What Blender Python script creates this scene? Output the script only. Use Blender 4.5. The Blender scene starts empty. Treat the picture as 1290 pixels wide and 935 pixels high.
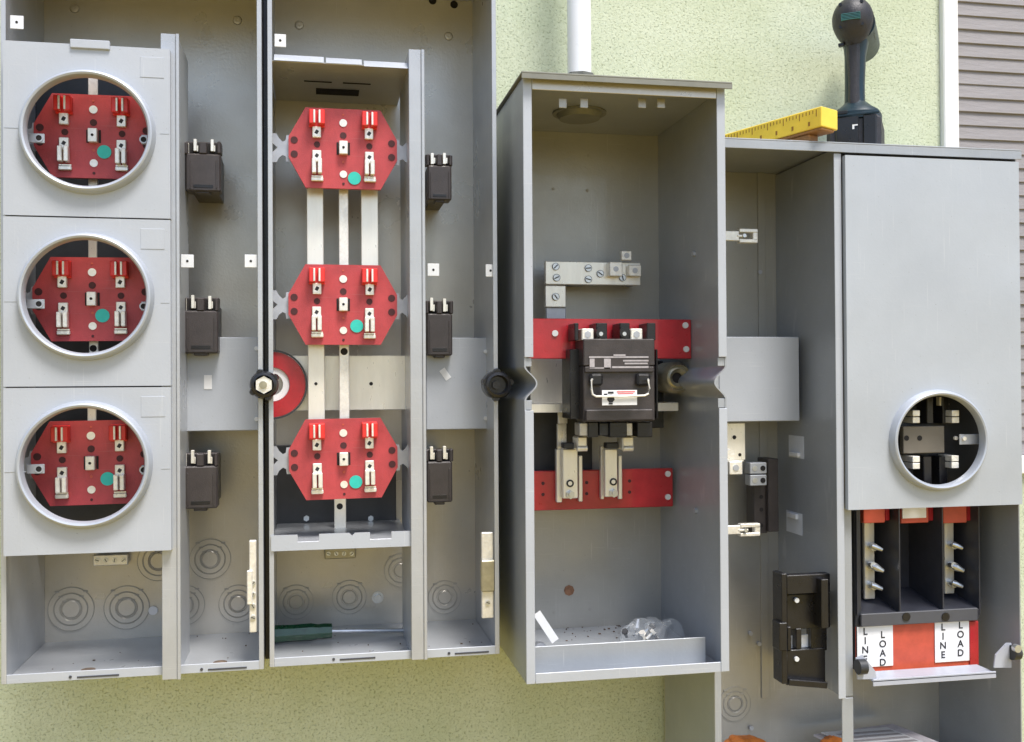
import bpy, bmesh, math, random
from mathutils import Vector, Matrix
R_ = math.radians
S = bpy.context.scene
C = bpy.data.collections.new('scene'); S.collection.children.link(C)
random.seed(7)

# ------------------------------------------------------------------ camera
# world: X right along the wall, Y away from the camera into the wall, Z up
F, CX, CY, ZC = 1267.0, 645.0, 467.5, 1.5
n = Vector((400-CX, 481-CY, F)).normalized()
h = Vector((7200-CX, 440-CY, F)); h = (h - n*h.dot(n)).normalized()
d = n.cross(h)
cam_d = bpy.data.cameras.new('camera'); cam = bpy.data.objects.new('camera', cam_d); C.objects.link(cam)
right = Vector((h.x, n.x, -d.x)); down = Vector((h.y, n.y, -d.y)); fwd = Vector((h.z, n.z, -d.z))
M = Matrix((right, -down, -fwd)).transposed().to_4x4(); M.translation = (0, 0, ZC)
cam.matrix_world = M
cam_d.sensor_width = 36; cam_d.lens = 36*F/1290; cam_d.clip_start = .02; cam_d.clip_end = 3000
S.camera = cam

def at(px, py, Y):
    """point of the vertical plane at depth Y seen at a photograph coordinate"""
    r = Vector(((px-CX)/F, (py-CY)/F, 1))
    w = right*r.x + down*r.y + fwd
    k = Y/w.y
    return (w.x*k, ZC + w.z*k)
def V(px, py, Y):
    x, z = at(px, py, Y); return Vector((x, Y, z))

# ------------------------------------------------------------------ light
W = bpy.data.worlds.new('World'); S.world = W; W.use_nodes = True
nt = W.node_tree; bg = nt.nodes['Background']
sky = nt.nodes.new('ShaderNodeTexSky'); sky.sky_type = 'NISHITA'; sky.sun_disc = False
SUN_EL, SUN_AZ = R_(63), R_(24)          # azimuth measured from the wall normal towards the right
sky.sun_elevation = SUN_EL; sky.sun_rotation = math.pi - SUN_AZ
sky.air_density = 1.0; sky.dust_density = 2.0; sky.ozone_density = 1.0
bg.inputs[1].default_value = 0.075
nt.links.new(sky.outputs[0], bg.inputs[0])
sd = bpy.data.lights.new('sun', 'SUN'); sun = bpy.data.objects.new('sun', sd); C.objects.link(sun)
sd.energy = 1.5; sd.angle = R_(18); sd.color = (1, .97, .93)
tosun = Vector((math.sin(SUN_AZ)*math.cos(SUN_EL), -math.cos(SUN_AZ)*math.cos(SUN_EL), math.sin(SUN_EL)))
sun.rotation_euler = tosun.to_track_quat('Z', 'Y').to_euler(); sun.location = tosun*20
S.view_settings.view_transform = 'Standard'; S.view_settings.look = 'None'
S.view_settings.exposure = 1.62; S.view_settings.gamma = 1

# ------------------------------------------------------------------ materials
def mat(name, col, rough=.5, metal=0, var=.06, scale=30, bump=0, bscale=400, spec=.5, coat=0, rvar=.08, stretch=None, alpha=1, trans=0, wear=0):
    m = bpy.data.materials.new(name); m.use_nodes = True
    t = m.node_tree; b = t.nodes['Principled BSDF']; L = t.links.new
    tc = t.nodes.new('ShaderNodeTexCoord'); mp = t.nodes.new('ShaderNodeMapping'); L(tc.outputs['Object'], mp.inputs[0])
    if stretch: mp.inputs['Scale'].default_value = stretch
    nz = t.nodes.new('ShaderNodeTexNoise'); nz.inputs['Scale'].default_value = scale; nz.inputs['Detail'].default_value = 6
    nz.inputs['Roughness'].default_value = .65
    L(mp.outputs[0], nz.inputs[0])
    mx = t.nodes.new('ShaderNodeMix'); mx.data_type = 'RGBA'
    mx.inputs[6].default_value = tuple(c*(1-var) for c in col)+(1,); mx.inputs[7].default_value = tuple(min(1, c*(1+var)) for c in col)+(1,)
    rp = t.nodes.new('ShaderNodeMapRange'); rp.inputs[1].default_value = .32; rp.inputs[2].default_value = .68
    L(nz.outputs[0], rp.inputs[0]); L(rp.outputs[0], mx.inputs[0]); L(mx.outputs[2], b.inputs['Base Color'])
    rr = t.nodes.new('ShaderNodeMapRange'); rr.inputs[3].default_value = max(.03, rough-rvar); rr.inputs[4].default_value = min(1, rough+rvar)
    n2 = t.nodes.new('ShaderNodeTexNoise'); n2.inputs['Scale'].default_value = scale*2.7; n2.inputs['Detail'].default_value = 5
    L(mp.outputs[0], n2.inputs[0]); L(n2.outputs[0], rr.inputs[0]); L(rr.outputs[0], b.inputs['Roughness'])
    if wear:
        # long fine scratches, finger smudges and settled dust
        def extra(sc, mscale, lo, hi, det=3):
            q = t.nodes.new('ShaderNodeTexNoise'); q.inputs['Scale'].default_value = sc; q.inputs['Detail'].default_value = det
            w_ = t.nodes.new('ShaderNodeMapping'); w_.inputs['Scale'].default_value = mscale; w_.inputs['Rotation'].default_value = (0, .35*mscale[0], 0)
            L(tc.outputs['Object'], w_.inputs[0]); L(w_.outputs[0], q.inputs[0])
            r_ = t.nodes.new('ShaderNodeMapRange'); r_.inputs[1].default_value = lo; r_.inputs[2].default_value = hi; L(q.outputs[0], r_.inputs[0]); return r_
        sc1 = extra(55, (.25, 1, 16), .70, .78, 1); sc2 = extra(45, (14, 1, .3), .70, .78, 1); smg = extra(6, (1, 1, 1.4), .35, .75, 4); spk = extra(420, (1, 1, 1), .72, .78, 2)
        a1 = t.nodes.new('ShaderNodeMath'); a1.operation = 'MAXIMUM'; L(sc1.outputs[0], a1.inputs[0]); L(sc2.outputs[0], a1.inputs[1])
        mw = t.nodes.new('ShaderNodeMix'); mw.data_type = 'RGBA'; ml = t.nodes.new('ShaderNodeMath'); ml.operation = 'MULTIPLY'; ml.inputs[1].default_value = .22*wear
        L(a1.outputs[0], ml.inputs[0]); L(ml.outputs[0], mw.inputs[0]); L(mx.outputs[2], mw.inputs[6]); mw.inputs[7].default_value = (.72, .72, .70, 1)
        mk = t.nodes.new('ShaderNodeMix'); mk.data_type = 'RGBA'; mk.inputs[7].default_value = (.16, .14, .12, 1)
        m3 = t.nodes.new('ShaderNodeMath'); m3.operation = 'MULTIPLY'; m3.inputs[1].default_value = .5*wear; L(spk.outputs[0], m3.inputs[0]); L(m3.outputs[0], mk.inputs[0]); L(mw.outputs[2], mk.inputs[6])
        L(mk.outputs[2], b.inputs['Base Color'])
        ra = t.nodes.new('ShaderNodeMath'); ra.operation = 'MULTIPLY_ADD'; ra.inputs[1].default_value = .10*wear; L(smg.outputs[0], ra.inputs[0]); L(rr.outputs[0], ra.inputs[2]); L(ra.outputs[0], b.inputs['Roughness'])
    if wear >= 1:
        dn = t.nodes.new('ShaderNodeTexNoise'); dn.inputs['Scale'].default_value = 7; dn.inputs['Detail'].default_value = 0
        L(tc.outputs['Object'], dn.inputs[0]); DB = t.nodes.new('ShaderNodeBump'); DB.inputs['Strength'].default_value = .30; DB.inputs['Distance'].default_value = .010
        L(dn.outputs[0], DB.inputs['Height'])
    b.inputs['Metallic'].default_value = metal; b.inputs['Specular IOR Level'].default_value = spec
    b.inputs['Coat Weight'].default_value = coat; b.inputs['Alpha'].default_value = alpha; b.inputs['Transmission Weight'].default_value = trans
    if bump:
        n3 = t.nodes.new('ShaderNodeTexNoise'); n3.inputs['Scale'].default_value = bscale; n3.inputs['Detail'].default_value = 4
        L(mp.outputs[0], n3.inputs[0])
        bp_ = t.nodes.new('ShaderNodeBump'); bp_.inputs['Strength'].default_value = bump; bp_.inputs['Distance'].default_value = .002
        L(n3.outputs[0], bp_.inputs['Height'])
        if wear >= 1: L(DB.outputs[0], bp_.inputs['Normal'])
        L(bp_.outputs[0], b.inputs['Normal'])
    return m

GREY = mat('grey_enamel', (.44, .455, .475), .28, .3, .07, 9, .10, 260, coat=.15, wear=1)
TAN = mat('grey_enamel_warm_bounce', (.54, .51, .45), .27, .38, .08, 7, .10, 260, coat=.1, wear=1)  # same grey enamel, with warm ground bounce put into its colour
GREY2 = mat('grey_enamel_dimmed', (.34, .36, .385), .36, .22, .08, 8, .10, 260, coat=.2, wear=1)  # darker copy of the grey enamel; dim cabinet interiors put into the colour
TAN2 = mat('grey_enamel_dimmed_bounce', (.39, .38, .345), .32, .33, .08, 7, .10, 260, coat=.15, wear=1)  # dimmed enamel copy with warm bounce light put into its colour
COVER = mat('pale_grey_enamel', (.43, .455, .495), .38, .1, .05, 6, .06, 300, wear=1)
DOOR = mat('pale_door_enamel', (.42, .45, .49), .36, .12, .06, 5, .06, 300, wear=1)
RIM = mat('ring_aluminium', (.43, .46, .51), .4, .3, .05, 30)
BLACK = mat('black_plastic', (.012, .0115, .013), .3, 0, .25, 40, .15, 500)
DARK = mat('dark_shield', (.035, .037, .042), .5, 0, .2, 30)
BROWN = mat('brown_bakelite', (.048, .040, .039), .38, 0, .2, 45, .15, 600)
CHAR = mat('charcoal_plastic', (.042, .044, .056), .36, 0, .2, 30)
RED = mat('red_fibreglass', (.43, .052, .058), .46, 0, .16, 30, .2, 700, wear=.35)
REDB = mat('red_glossy_bar', (.42, .018, .028), .3, 0, .18, 25, .1, 300, coat=.3)
BRED = mat('bright_red_plastic', (.72, .035, .03), .35, 0, .1, 60)
ORED = mat('orange_red_block', (.52, .085, .05), .42, 0, .14, 40)
TIN = mat('tin_plated_bus', (.88, .85, .77), .30, .45, .06, 22, .08, 120, stretch=(3, 3, .6))
TIN2 = mat('bright_tin', (.86, .83, .76), .34, .45, .14, 90, .2, 300)
STEEL = mat('zinc_steel', (.62, .64, .66), .33, .8, .12, 60)
DSTEEL = mat('dull_bracket_steel', (.46, .48, .52), .42, .45, .1, 50)
BRASS = mat('dull_bronze', (.40, .37, .27), .38, .7, .2, 60)
WHITE = mat('white_paper', (.80, .80, .80), .6, 0, .03, 60)
WHITEP = mat('white_pvc', (.80, .81, .83), .3, 0, .03, 12, coat=.2)
TABM = mat('white_tab', (.72, .73, .74), .4, .1, .06, 60)
TEAL = mat('teal_sticker', (.03, .50, .42), .5, 0, .06, 90)
HOLE = mat('hole_dark', (.012, .010, .010), .8)
HOLER = mat('hole_in_red', (.06, .012, .014), .7)
INK = mat('black_ink', (.02, .02, .025), .6)
INKR = mat('red_ink', (.65, .08, .08), .6)
SILV = mat('silver_print', (.42, .39, .40), .45, .1, .15, 200)
GREEN = mat('green_acetate', (.008, .060, .028), .22, 0, .2, 40, coat=.4)
YEL = mat('yellow_paint', (.88, .62, .06), .4, 0, .07, 40)
WOOD = mat('brown_underside', (.34, .17, .06), .6, 0, .2, 60, .2, 200, stretch=(1, 6, 6))
TRIM = mat('white_trim', (.80, .80, .79), .45, 0, .03, 12, .1, 200)
SLAT = mat('grey_weathered_slat', (.27, .255, .262), .66, 0, .14, 14, .4, 120, stretch=(.5, 4, 9))
LIDM0 = mat('weathered_locknut', (.16, .16, .14), .5, .2, .2, 60)
SEAM = mat('dark_gap', (.05, .05, .055), .7)
TEALG = mat('teal_plastic', (.004, .020, .032), .38, 0, .15, 50)
RUBB = mat('grey_black_rubber', (.024, .023, .028), .5, 0, .3, 60, .3, 500)
ORNG = mat('orange_leather', (.55, .17, .03), .5, 0, .25, 40, .5, 180)
PAPER = mat('printed_paper', (.62, .58, .60), .7, 0, .2, 45)
SHELF = mat('lavender_grey_paint', (.40, .42, .48), .38, 0, .05, 30)
GRIT = mat('brown_grit', (.12, .085, .06), .9, 0, .5, 90)
RUST = mat('rusty_mark', (.26, .13, .07), .8, 0, .4, 90)
PLASTIC = mat('clear_bag', (.80, .84, .87), .12, 0, .02, 20, 1.0, 90, alpha=.11)
GROUND = mat('dry_ground', (.33, .235, .045), .95, 0, .3, .6, .3, 3)

def stucco():
    m = bpy.data.materials.new('pale_green_stucco'); m.use_nodes = True
    t = m.node_tree; b = t.nodes['Principled BSDF']; L = t.links.new
    tc = t.nodes.new('ShaderNodeTexCoord')
    def noise(s, det, rough=.6, dist=0):
        q = t.nodes.new('ShaderNodeTexNoise'); q.inputs['Scale'].default_value = s; q.inputs['Detail'].default_value = det
        q.inputs['Roughness'].default_value = rough; q.inputs['Distortion'].default_value = dist
        L(tc.outputs['Object'], q.inputs[0]); return q
    def ramp(src, a, b_, c0, c1):
        r = t.nodes.new('ShaderNodeValToRGB'); r.color_ramp.elements[0].position = a; r.color_ramp.elements[1].position = b_
        r.color_ramp.elements[0].color = c0+(1,); r.color_ramp.elements[1].color = c1+(1,); L(src, r.inputs[0]); return r
    big = noise(5, 3); base = ramp(big.outputs[0], .35, .65, (.55, .605, .43), (.635, .68, .525))
    pit = noise(290, 4, .6, .2); pm = ramp(pit.outputs[0], .30, .46, (.62, .65, .58), (1, 1, 1))
    mx = t.nodes.new('ShaderNodeMix'); mx.data_type = 'RGBA'; mx.blend_type = 'MULTIPLY'; mx.inputs[0].default_value = 1
    L(base.outputs[0], mx.inputs[6]); L(pm.outputs[0], mx.inputs[7])
    sand = noise(120, 8, .85); sm = ramp(sand.outputs[0], .36, .60, (.84, .85, .80), (1.0, 1.0, 1.0))
    m2 = t.nodes.new('ShaderNodeMix'); m2.data_type = 'RGBA'; m2.blend_type = 'MULTIPLY'; m2.inputs[0].default_value = 1
    L(mx.outputs[2], m2.inputs[6]); L(sm.outputs[0], m2.inputs[7]); L(m2.outputs[2], b.inputs['Base Color'])
    b.inputs['Roughness'].default_value = .9
    ad = t.nodes.new('ShaderNodeMath'); ad.operation = 'MULTIPLY_ADD'; ad.inputs[1].default_value = .5
    L(sand.outputs[0], ad.inputs[0]); L(pm.outputs[0], ad.inputs[2])
    bp_ = t.nodes.new('ShaderNodeBump'); bp_.inputs['Strength'].default_value = .7; bp_.inputs['Distance'].default_value = .0035
    L(ad.outputs[0], bp_.inputs['Height']); L(bp_.outputs[0], b.inputs['Normal'])
    return m
STUCCO = stucco()

# ------------------------------------------------------------------ mesh helpers
# pieces that are parts of their own even when one chain of calls draws them
SEPARATE = {'tub_shelf', 'front_step', 'side_flange', 'plastic_rib', 'jaw_block', 'bracket_rivet', 'plate_hole', 'plate_slot', 'standoff',
            'handle_boss', 'rib', 'screw', 'vent_slot', 'press_line', 'block_body', 'battery_face', 'small_rivet', 'web',
            'meter_jaw', 'jaw_blade', 'barrier_wall', 'battery_mark', 'red_print', 'stucco_wall', 'tub_lip'}
class MB:
    def __init__(s): s.bm = bmesh.new()
    def box(s, x0, x1, y0, y1, z0, z1, bev=.0006, rot=0, piv=None):
        x0, x1 = sorted((x0, x1)); y0, y1 = sorted((y0, y1)); z0, z1 = sorted((z0, z1))
        mm = min(x1-x0, y1-y0, z1-z0)
        t = bmesh.new()
        bmesh.ops.create_cube(t, size=1)
        for v in t.verts: v.co = Vector((x0+(v.co.x+.5)*(x1-x0), y0+(v.co.y+.5)*(y1-y0), z0+(v.co.z+.5)*(z1-z0)))
        b = min(bev, mm*.3)
        if b > 1e-5: bmesh.ops.bevel(t, geom=t.edges[:], offset=b, segments=1, affect='EDGES')
        if rot:
            c = piv or Vector(((x0+x1)/2, (y0+y1)/2, (z0+z1)/2))
            bmesh.ops.rotate(t, verts=t.verts, cent=c, matrix=Matrix.Rotation(rot, 3, 'Y'))
        s.add(t); return s
    def add(s, t):
        me = bpy.data.meshes.new('tmp'); t.to_mesh(me); t.free(); s.bm.from_mesh(me); bpy.data.meshes.remove(me)
    def xf(s, fn):
        for v in s.bm.verts: v.co = fn(v.co)
        return s
    def cyl(s, p0, p1, r, seg=20, r2=None, cap=True):
        p0 = Vector(p0); p1 = Vector(p1); t = bmesh.new()
        bmesh.ops.create_cone(t, cap_ends=cap, segments=seg, radius1=r, radius2=r if r2 is None else r2, depth=(p1-p0).length)
        q = (p1-p0).to_track_quat('Z', 'Y').to_matrix().to_4x4(); q.translation = (p0+p1)/2
        bmesh.ops.transform(t, matrix=q, verts=t.verts); s.add(t); return s
    def disc(s, x, z, yf, r, th=.001, seg=20): return s.cyl((x, yf+th, z), (x, yf, z), r, seg)
    def tube(s, pts, r, seg=10):
        pts = [Vector(p) for p in pts]; rings = []; up = Vector((0, 0, 1))
        for i, p in enumerate(pts):
            tg = (pts[min(i+1, len(pts)-1)]-pts[max(i-1, 0)]).normalized()
            a = tg.cross(up if abs(tg.z) < .95 else Vector((1, 0, 0))).normalized(); b = tg.cross(a)
            rr = r[i] if isinstance(r, (list, tuple)) else r
            rings.append([s.bm.verts.new(p+(a*math.cos(2*math.pi*k/seg)+b*math.sin(2*math.pi*k/seg))*rr) for k in range(seg)])
        for q, w in zip(rings, rings[1:]):
            for k in range(seg): s.bm.faces.new((q[k], q[(k+1) % seg], w[(k+1) % seg], w[k]))
        s.bm.faces.new(rings[0][::-1]); s.bm.faces.new(rings[-1]); return s
    def lathe(s, cx, cz, prof, seg=64, ex=1, close=True):
        """profile of (radius, y) turned about an axis parallel to Y; ex widens along X"""
        rings = [[s.bm.verts.new((cx+ex*r*math.cos(2*math.pi*k/seg), y, cz+r*math.sin(2*math.pi*k/seg))) for k in range(seg)] for r, y in prof]
        pairs = list(zip(rings, rings[1:])) + ([(rings[-1], rings[0])] if close else [])
        for a, b in pairs:
            for k in range(seg): s.bm.faces.new((a[k], a[(k+1) % seg], b[(k+1) % seg], b[k]))
        return s
    def prism(s, pts, y0, y1):
        a = [s.bm.verts.new((x, y0, z)) for x, z in pts]; b = [s.bm.verts.new((x, y1, z)) for x, z in pts]
        s.bm.faces.new(a); s.bm.faces.new(b[::-1])
        for i in range(len(pts)):
            j = (i+1) % len(pts); s.bm.faces.new((a[i], b[i], b[j], a[j]))
        return s
    def holed(s, x0, x1, z0, z1, y0, y1, cx, cz, rx, rz, seg=72):
        angs = [2*math.pi*k/seg for k in range(seg)]
        angs += [math.atan2((z-cz), (x-cx)) % (2*math.pi) for x in (x0, x1) for z in (z0, z1)]
        angs = sorted(set(angs)); rows = []
        for a in angs:
            c, q = math.cos(a), math.sin(a)
            tx = ((x1 if c > 0 else x0)-cx)/c if abs(c) > 1e-9 else 1e9
            tz = ((z1 if q > 0 else z0)-cz)/q if abs(q) > 1e-9 else 1e9
            k = min(tx, tz); o = (cx+k*c, cz+k*q)
            m_ = 1/math.sqrt((c/rx)**2+(q/rz)**2); i = (cx+m_*c, cz+m_*q)
            rows.append([s.bm.verts.new((p[0], y, p[1])) for p, y in ((o, y0), (i, y0), (i, y1), (o, y1))])
        N = len(rows)
        for k in range(N):
            A, B = rows[k], rows[(k+1) % N]
            for u in range(4):
                w = (u+1) % 4; s.bm.faces.new((A[u], B[u], B[w], A[w]))
        return s
    def px(s, l, t, r, b, yf, yb, bev=.0006, rot=0):
        """box whose front face at depth yf covers a rectangle measured on the photograph"""
        my, mx = (t+b)/2, (l+r)/2
        s.box(at(l, my, yf)[0], at(r, my, yf)[0], yf, yb, at(mx, b, yf)[1], at(mx, t, yf)[1], bev, rot); return s
    def build(s, name, m, parent=None, org=None):
        if name in SEPARATE:
            seen = set(); first = None; s.bm.verts.ensure_lookup_table()
            for v0 in s.bm.verts:
                if v0 in seen: continue
                st = [v0]; comp = set()
                while st:
                    q = st.pop()
                    if q in comp: continue
                    comp.add(q)
                    for e in q.link_edges: st.append(e.other_vert(q))
                seen |= comp
                k = MB(); mp = {v: k.bm.verts.new(v.co) for v in comp}
                for f in {f for v in comp for f in v.link_faces}: k.bm.faces.new([mp[v] for v in f.verts])
                o = k.build_one(name, m, parent, org)
                first = first or o
            s.bm.free(); return first
        return s.build_one(name, m, parent, org)
    def build_one(s, name, m, parent=None, org=None):
        org = org or (parent_org(parent) if parent else Vector((0, 0, 0)))
        bmesh.ops.remove_doubles(s.bm, verts=s.bm.verts, dist=1e-7)
        bmesh.ops.recalc_face_normals(s.bm, faces=s.bm.faces)
        for v in s.bm.verts: v.co -= org
        me = bpy.data.meshes.new(name); s.bm.to_mesh(me); s.bm.free()
        me.polygons.foreach_set('use_smooth', [True]*len(me.polygons)); me.set_sharp_from_angle(angle=R_(32))
        if m: me.materials.append(m)
        o = bpy.data.objects.new(name, me); C.objects.link(o)
        if parent: o.parent = parent
        else: o.location = org
        return o
def parent_org(p):
    v = Vector((0, 0, 0))
    while p: v += p.location; p = p.parent
    return v
def tag(o, label, cat, group=None):
    o['label'] = label; o['category'] = cat
    if group: o['group'] = group
    return o
def thing(name, label, cat, loc, group=None):
    o = bpy.data.objects.new(name, None); C.objects.link(o); o.location = loc; o.empty_display_size = .02
    return tag(o, label, cat, group)
def copy_tree(o, parent=None):
    c = o.copy(); C.objects.link(c); c.parent = parent
    for ch in [q for q in C.objects if q.parent == o]: copy_tree(ch, c)
    return c
def text(name, s, x, z, y, size, m, parent, rot=0):
    cu = bpy.data.curves.new(name, 'FONT'); cu.body = s; cu.size = size; cu.align_x = 'CENTER'; cu.align_y = 'CENTER'; cu.extrude = .00012; cu.offset = .00025
    t = bpy.data.objects.new(name, cu); C.objects.link(t)
    dg = bpy.context.evaluated_depsgraph_get(); dg.update()
    me = bpy.data.meshes.new_from_object(t.evaluated_get(dg)); bpy.data.objects.remove(t)
    me.transform(Matrix.Rotation(rot, 4, 'Y') @ Matrix.Rotation(R_(90), 4, 'X'))
    me.transform(Matrix.Translation(Vector((x, y, z))-parent_org(parent)))
    me.materials.clear(); me.materials.append(m)
    o = bpy.data.objects.new(name, me); C.objects.link(o); o.parent = parent
    return o

# ------------------------------------------------------------------ setting
YW, YB = 1.575, 1.562          # stucco face, cabinet backs
YF, YM, YR = 1.36, 1.29, 1.35  # fronts: metering cabinets, disconnect cabinet, right cabinet
me = MB(); me.box(-60, 60, -60, 60, -.2, 0, 0)
g = me.build('ground', GROUND); g['kind'] = 'structure'

house = thing('house', 'house wall of rough pale green stucco behind all the grey cabinets', 'house', (0, YW, 0))
wx = at(1206, 90, YW)[0]; wxl = at(1184, 90, YW)[0]
zwb = at(1288, 575, YW)[1]
MB().box(-4, wxl, YW, YW+.2, 0, 3.4).box(wxl, 4, YW, YW+.2, 0, zwb-.03).box(wxl, 4, YW, YW+.2, 2.9, 3.4).build('stucco_wall', STUCCO, house)
fr = MB().box(wxl, wx-.007, YW-.012, YW+.06, zwb, 2.9, .002).box(wx-.0065, wx, YW-.004, YW+.07, zwb, 2.9, .001)
fr.box(wx, 1.9, YW-.012, YW+.06, zwb-.03, zwb+.001, .002).build('window_frame', TRIM, house)
sh = MB().box(wx, 2.0, YW+.035, YW+.05, zwb, 2.9).build('shutter', SLAT, house)
z = zwb+.002; dz = abs(at(1250, 100, YW)[1]-at(1250, 117.3, YW)[1])
sl = None; i = 0
while z < 2.6:
    if sl is None:
        s_ = MB(); s_.box(wx+.001, 1.9, YW+.010, YW+.016, z, z+dz*1.06, .0008)
        s_.xf(lambda v: Vector((v.x, v.y-(v.z-(zwb+.002))*0+(.0034*(v.z-zwb-.002)/dz), v.z)))
        sl = s_.build('slat', SLAT, sh); base_z = z
    else:
        c = sl.copy(); C.objects.link(c); c.location.z = z-base_z; c.location.x = random.uniform(-.0006, .0006); c.location.y = random.uniform(-.0008, .0008)
    z += dz

pipe = MB()
p0 = V(730, 96, 1.50)
pipe.cyl((p0.x, 1.50, 3.2), (p0.x, 1.50, p0.z-.012), .0185, 40)
pipe = pipe.build('conduit', WHITEP, None, Vector((p0.x, 1.50, p0.z)))
tag(pipe, 'white vertical conduit running up the stucco wall from the breaker cabinet roof', 'conduit')
MB().cyl((p0.x, 1.5, p0.z-.008), (p0.x, 1.5, p0.z+.001), .024, 8).build('conduit_nut', LIDM0, pipe)

# ------------------------------------------------------------------ the two metering cabinets
def knockout(par, px, py, r, y=YB, n_=3):
    x, z = at(px, py, y-.001)
    m_ = MB()
    for k in range(n_):
        rr = r*(1-.27*k)
        m_.lathe(x, z, [(rr, y-.0035), (rr, y-.0048), (rr-.0008, y-.0048), (rr-.0008, y-.0035)], 40)
        for a in (.9, 2.2): m_.box(x+rr*math.cos(a)-.003, x+rr*math.cos(a)+.003, y-.0052, y-.0035, z+rr*math.sin(a)-.001, z+rr*math.sin(a)+.001, 0)
    o = m_.build('knockout', KOF if par is cB else KO, par)
    MB().lathe(x, z, [(r*.985, y-.0030), (r*.97, y-.0042), (r*.76, y-.0042), (r*.745, y-.0036), (r*.70, y-.0036), (r*.69, y-.0046), (r*.50, y-.0046), (r*.47, y-.0038), (r*.42, y-.0038), (r*.36, y-.0050), (.0001, y-.0050)], 40, close=False).build('knockout_disc', TAN if par in (cA, cB) else TAN2, o)
KOF = mat('faint_knockout_score', (.43, .41, .365), .4)
KO = mat('knockout_score', (.36, .345, .31), .42)
LIDM = mat('lid_edge', (.20, .20, .17), .5, .1, .1, 20)
def tabhole(par, px, py, Y, s=.0085, w=.008):
    x, z = at(px, py, Y)
    t = MB().box(x-w, x+w, Y, Y+.0015, z-s, z+s, .0012).build('lock_tab', TABM, par)
    MB().disc(x, z, Y-.0003, .0017, .001, 12).build('screw_hole', HOLE, t)

def cabinet(label, pl, pr, plipy, ptopb, rail, depthY=YF):
    xl = at(pl, 500, YF)[0]; xr = at(pr, 500, YF)[0]
    zb = at((pl+pr)/2, plipy, YF)[1]; zt = at((pl+pr)/2, ptopb, YB)[1]
    root = thing('metering_cabinet', label, 'electrical cabinet', (xl, YW, zb))
    root['group'] = 'tall grey metering cabinets side by side'
    t = .002
    MB().box(xl, xr, YB-.003, YB, zb, zt).build('back_panel', TAN, root)
    # side walls folded inwards into a narrow front flange
    MB().box(xl, xl+t, YF+t, YB-.003, zb, zt).box(xl, xl+.006, YF, YF+t-.0002, zb, zt, .0004).build('side_panel', GREY, root)
    MB().box(xr-t, xr, YF+t, YB-.003, zb, zt).box(xr-.006, xr, YF, YF+t-.0002, zb, zt, .0004).build('side_panel', GREY, root)
    MB().box(xl+t, xr-t, YF+t, YB-.003, zt-t, zt).box(xl+.006, xr-.006, YF, YF+t, zt-.02, zt).build('top_panel', GREY, root)
    MB().box(xl+t, xr-t, YF+t, YB-.003, zb, zb+t).build('floor_panel', GREY, root)
    lip = MB().box(xl+.006, xr-.006, YF+.0003, YF+t, zb, zb+.0115, .0004).build('front_lip', COVER, root)
    return root, xl, xr, zb, zt

cA, AX0, AX1, AZ0, AZ1 = cabinet('leftmost tall open grey cabinet with three round meter openings in pale covers', 1, 331, 853, -14, 0)
cB, BX0, BX1, BZ0, BZ1 = cabinet('tall open grey cabinet with three exposed red meter sockets, left of the breaker cabinet', 338.5, 627.5, 832.5, -6, 0)

def slotmark(par, l, r, y_, Y=YF):
    z = at((l+r)/2, y_, Y)[1]; x0 = at(l, y_, Y)[0]; x1 = at(r, y_, Y)[0]
    MB().box(x0, x1, Y-.0006, Y+.0004, z-.0014, z+.0008, .0003).build('lip_slot', SEAM, par)
    MB().disc(x0-.008, z+.0006, Y-.0006, .0019, .001, 10).build('lip_hole', SEAM, par)
slotmark(cA, 97, 150, 851.5); slotmark(cA, 262, 311, 842); slotmark(cB, 428, 473, 829.5); slotmark(cB, 573, 616, 822)

# vertical divider rails
def rail(par, l, r, t_, b_, Y, lowl=None):
    x0 = at(l, 450, Y)[0]; x1 = at(r, 450, Y)[0]; z1 = at((l+r)/2, t_, Y)[1]; z0 = at((l+r)/2, b_, Y)[1]
    MB().box(x0, x1-.0045, Y+.002, Y+.0038, z0, z1).box(x1-.0045, x1-.0025, Y+.002, YB-.10, z0, z1).box(x1-.004, x1, Y, Y+.0019, z0, z1, .0005)\
        .box(x0, x0+.0018, Y+.0038, YB-.06, z0, z1).build('divider_rail', GREY, par)
rail(cA, 203, 226.5, 42, 857, YF-.012); rail(cB, 517, 536.5, 62, 832, YF-.010)

# dimples and lock tabs
def dimple(par, px, py, r=.007):
    x, z = at(px, py, YB-.003)
    MB().lathe(x, z, [(r, YB-.0031), (r*.8, YB-.0050), (r*.35, YB-.0058), (.0001, YB-.0052)], 24, close=False).build('dimple', TAN, par)
for p in ((94, 11), (299, 26)): dimple(cA, *p)
for p in ((377, 32), (565, 46)): dimple(cB, *p)
for p in ((545, 1), (572, 6)):
    x, z = at(p[0], p[1], YB-.003); MB().disc(x, z, YB-.0036, .006, .001).build('mounting_hole', HOLE, cB)
tabhole(cA, 21, 28, YF+.004); tabhole(cA, 236, 329, YF+.004); tabhole(cA, 316, 329, YF+.004)
tabhole(cB, 353, 51, YF+.004, .0085, .0075); tabhole(cB, 546, 340, YF+.004); tabhole(cB, 618, 341, YF+.004, .0085, .0068)
for p, r in (((90, 767), .032), ((160, 765), .032), ((200, 706), .03), ((265, 704), .030), ((232, 762), .030), ((300, 760), .028)): knockout(cA, *p, r)
for p, r in (((373, 758), .026), ((440, 752), .026), ((505, 718), .026), ((560, 752), .026)): knockout(cB, *p, r, n_=2)
for p in ((193, 769),):
    x, z = at(*p, YB-.004); MB().disc(x, z, YB-.0062, .0065, .003).build('knockout_white_disc', WHITE, cA)  # small white disc between two knockouts
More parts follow.
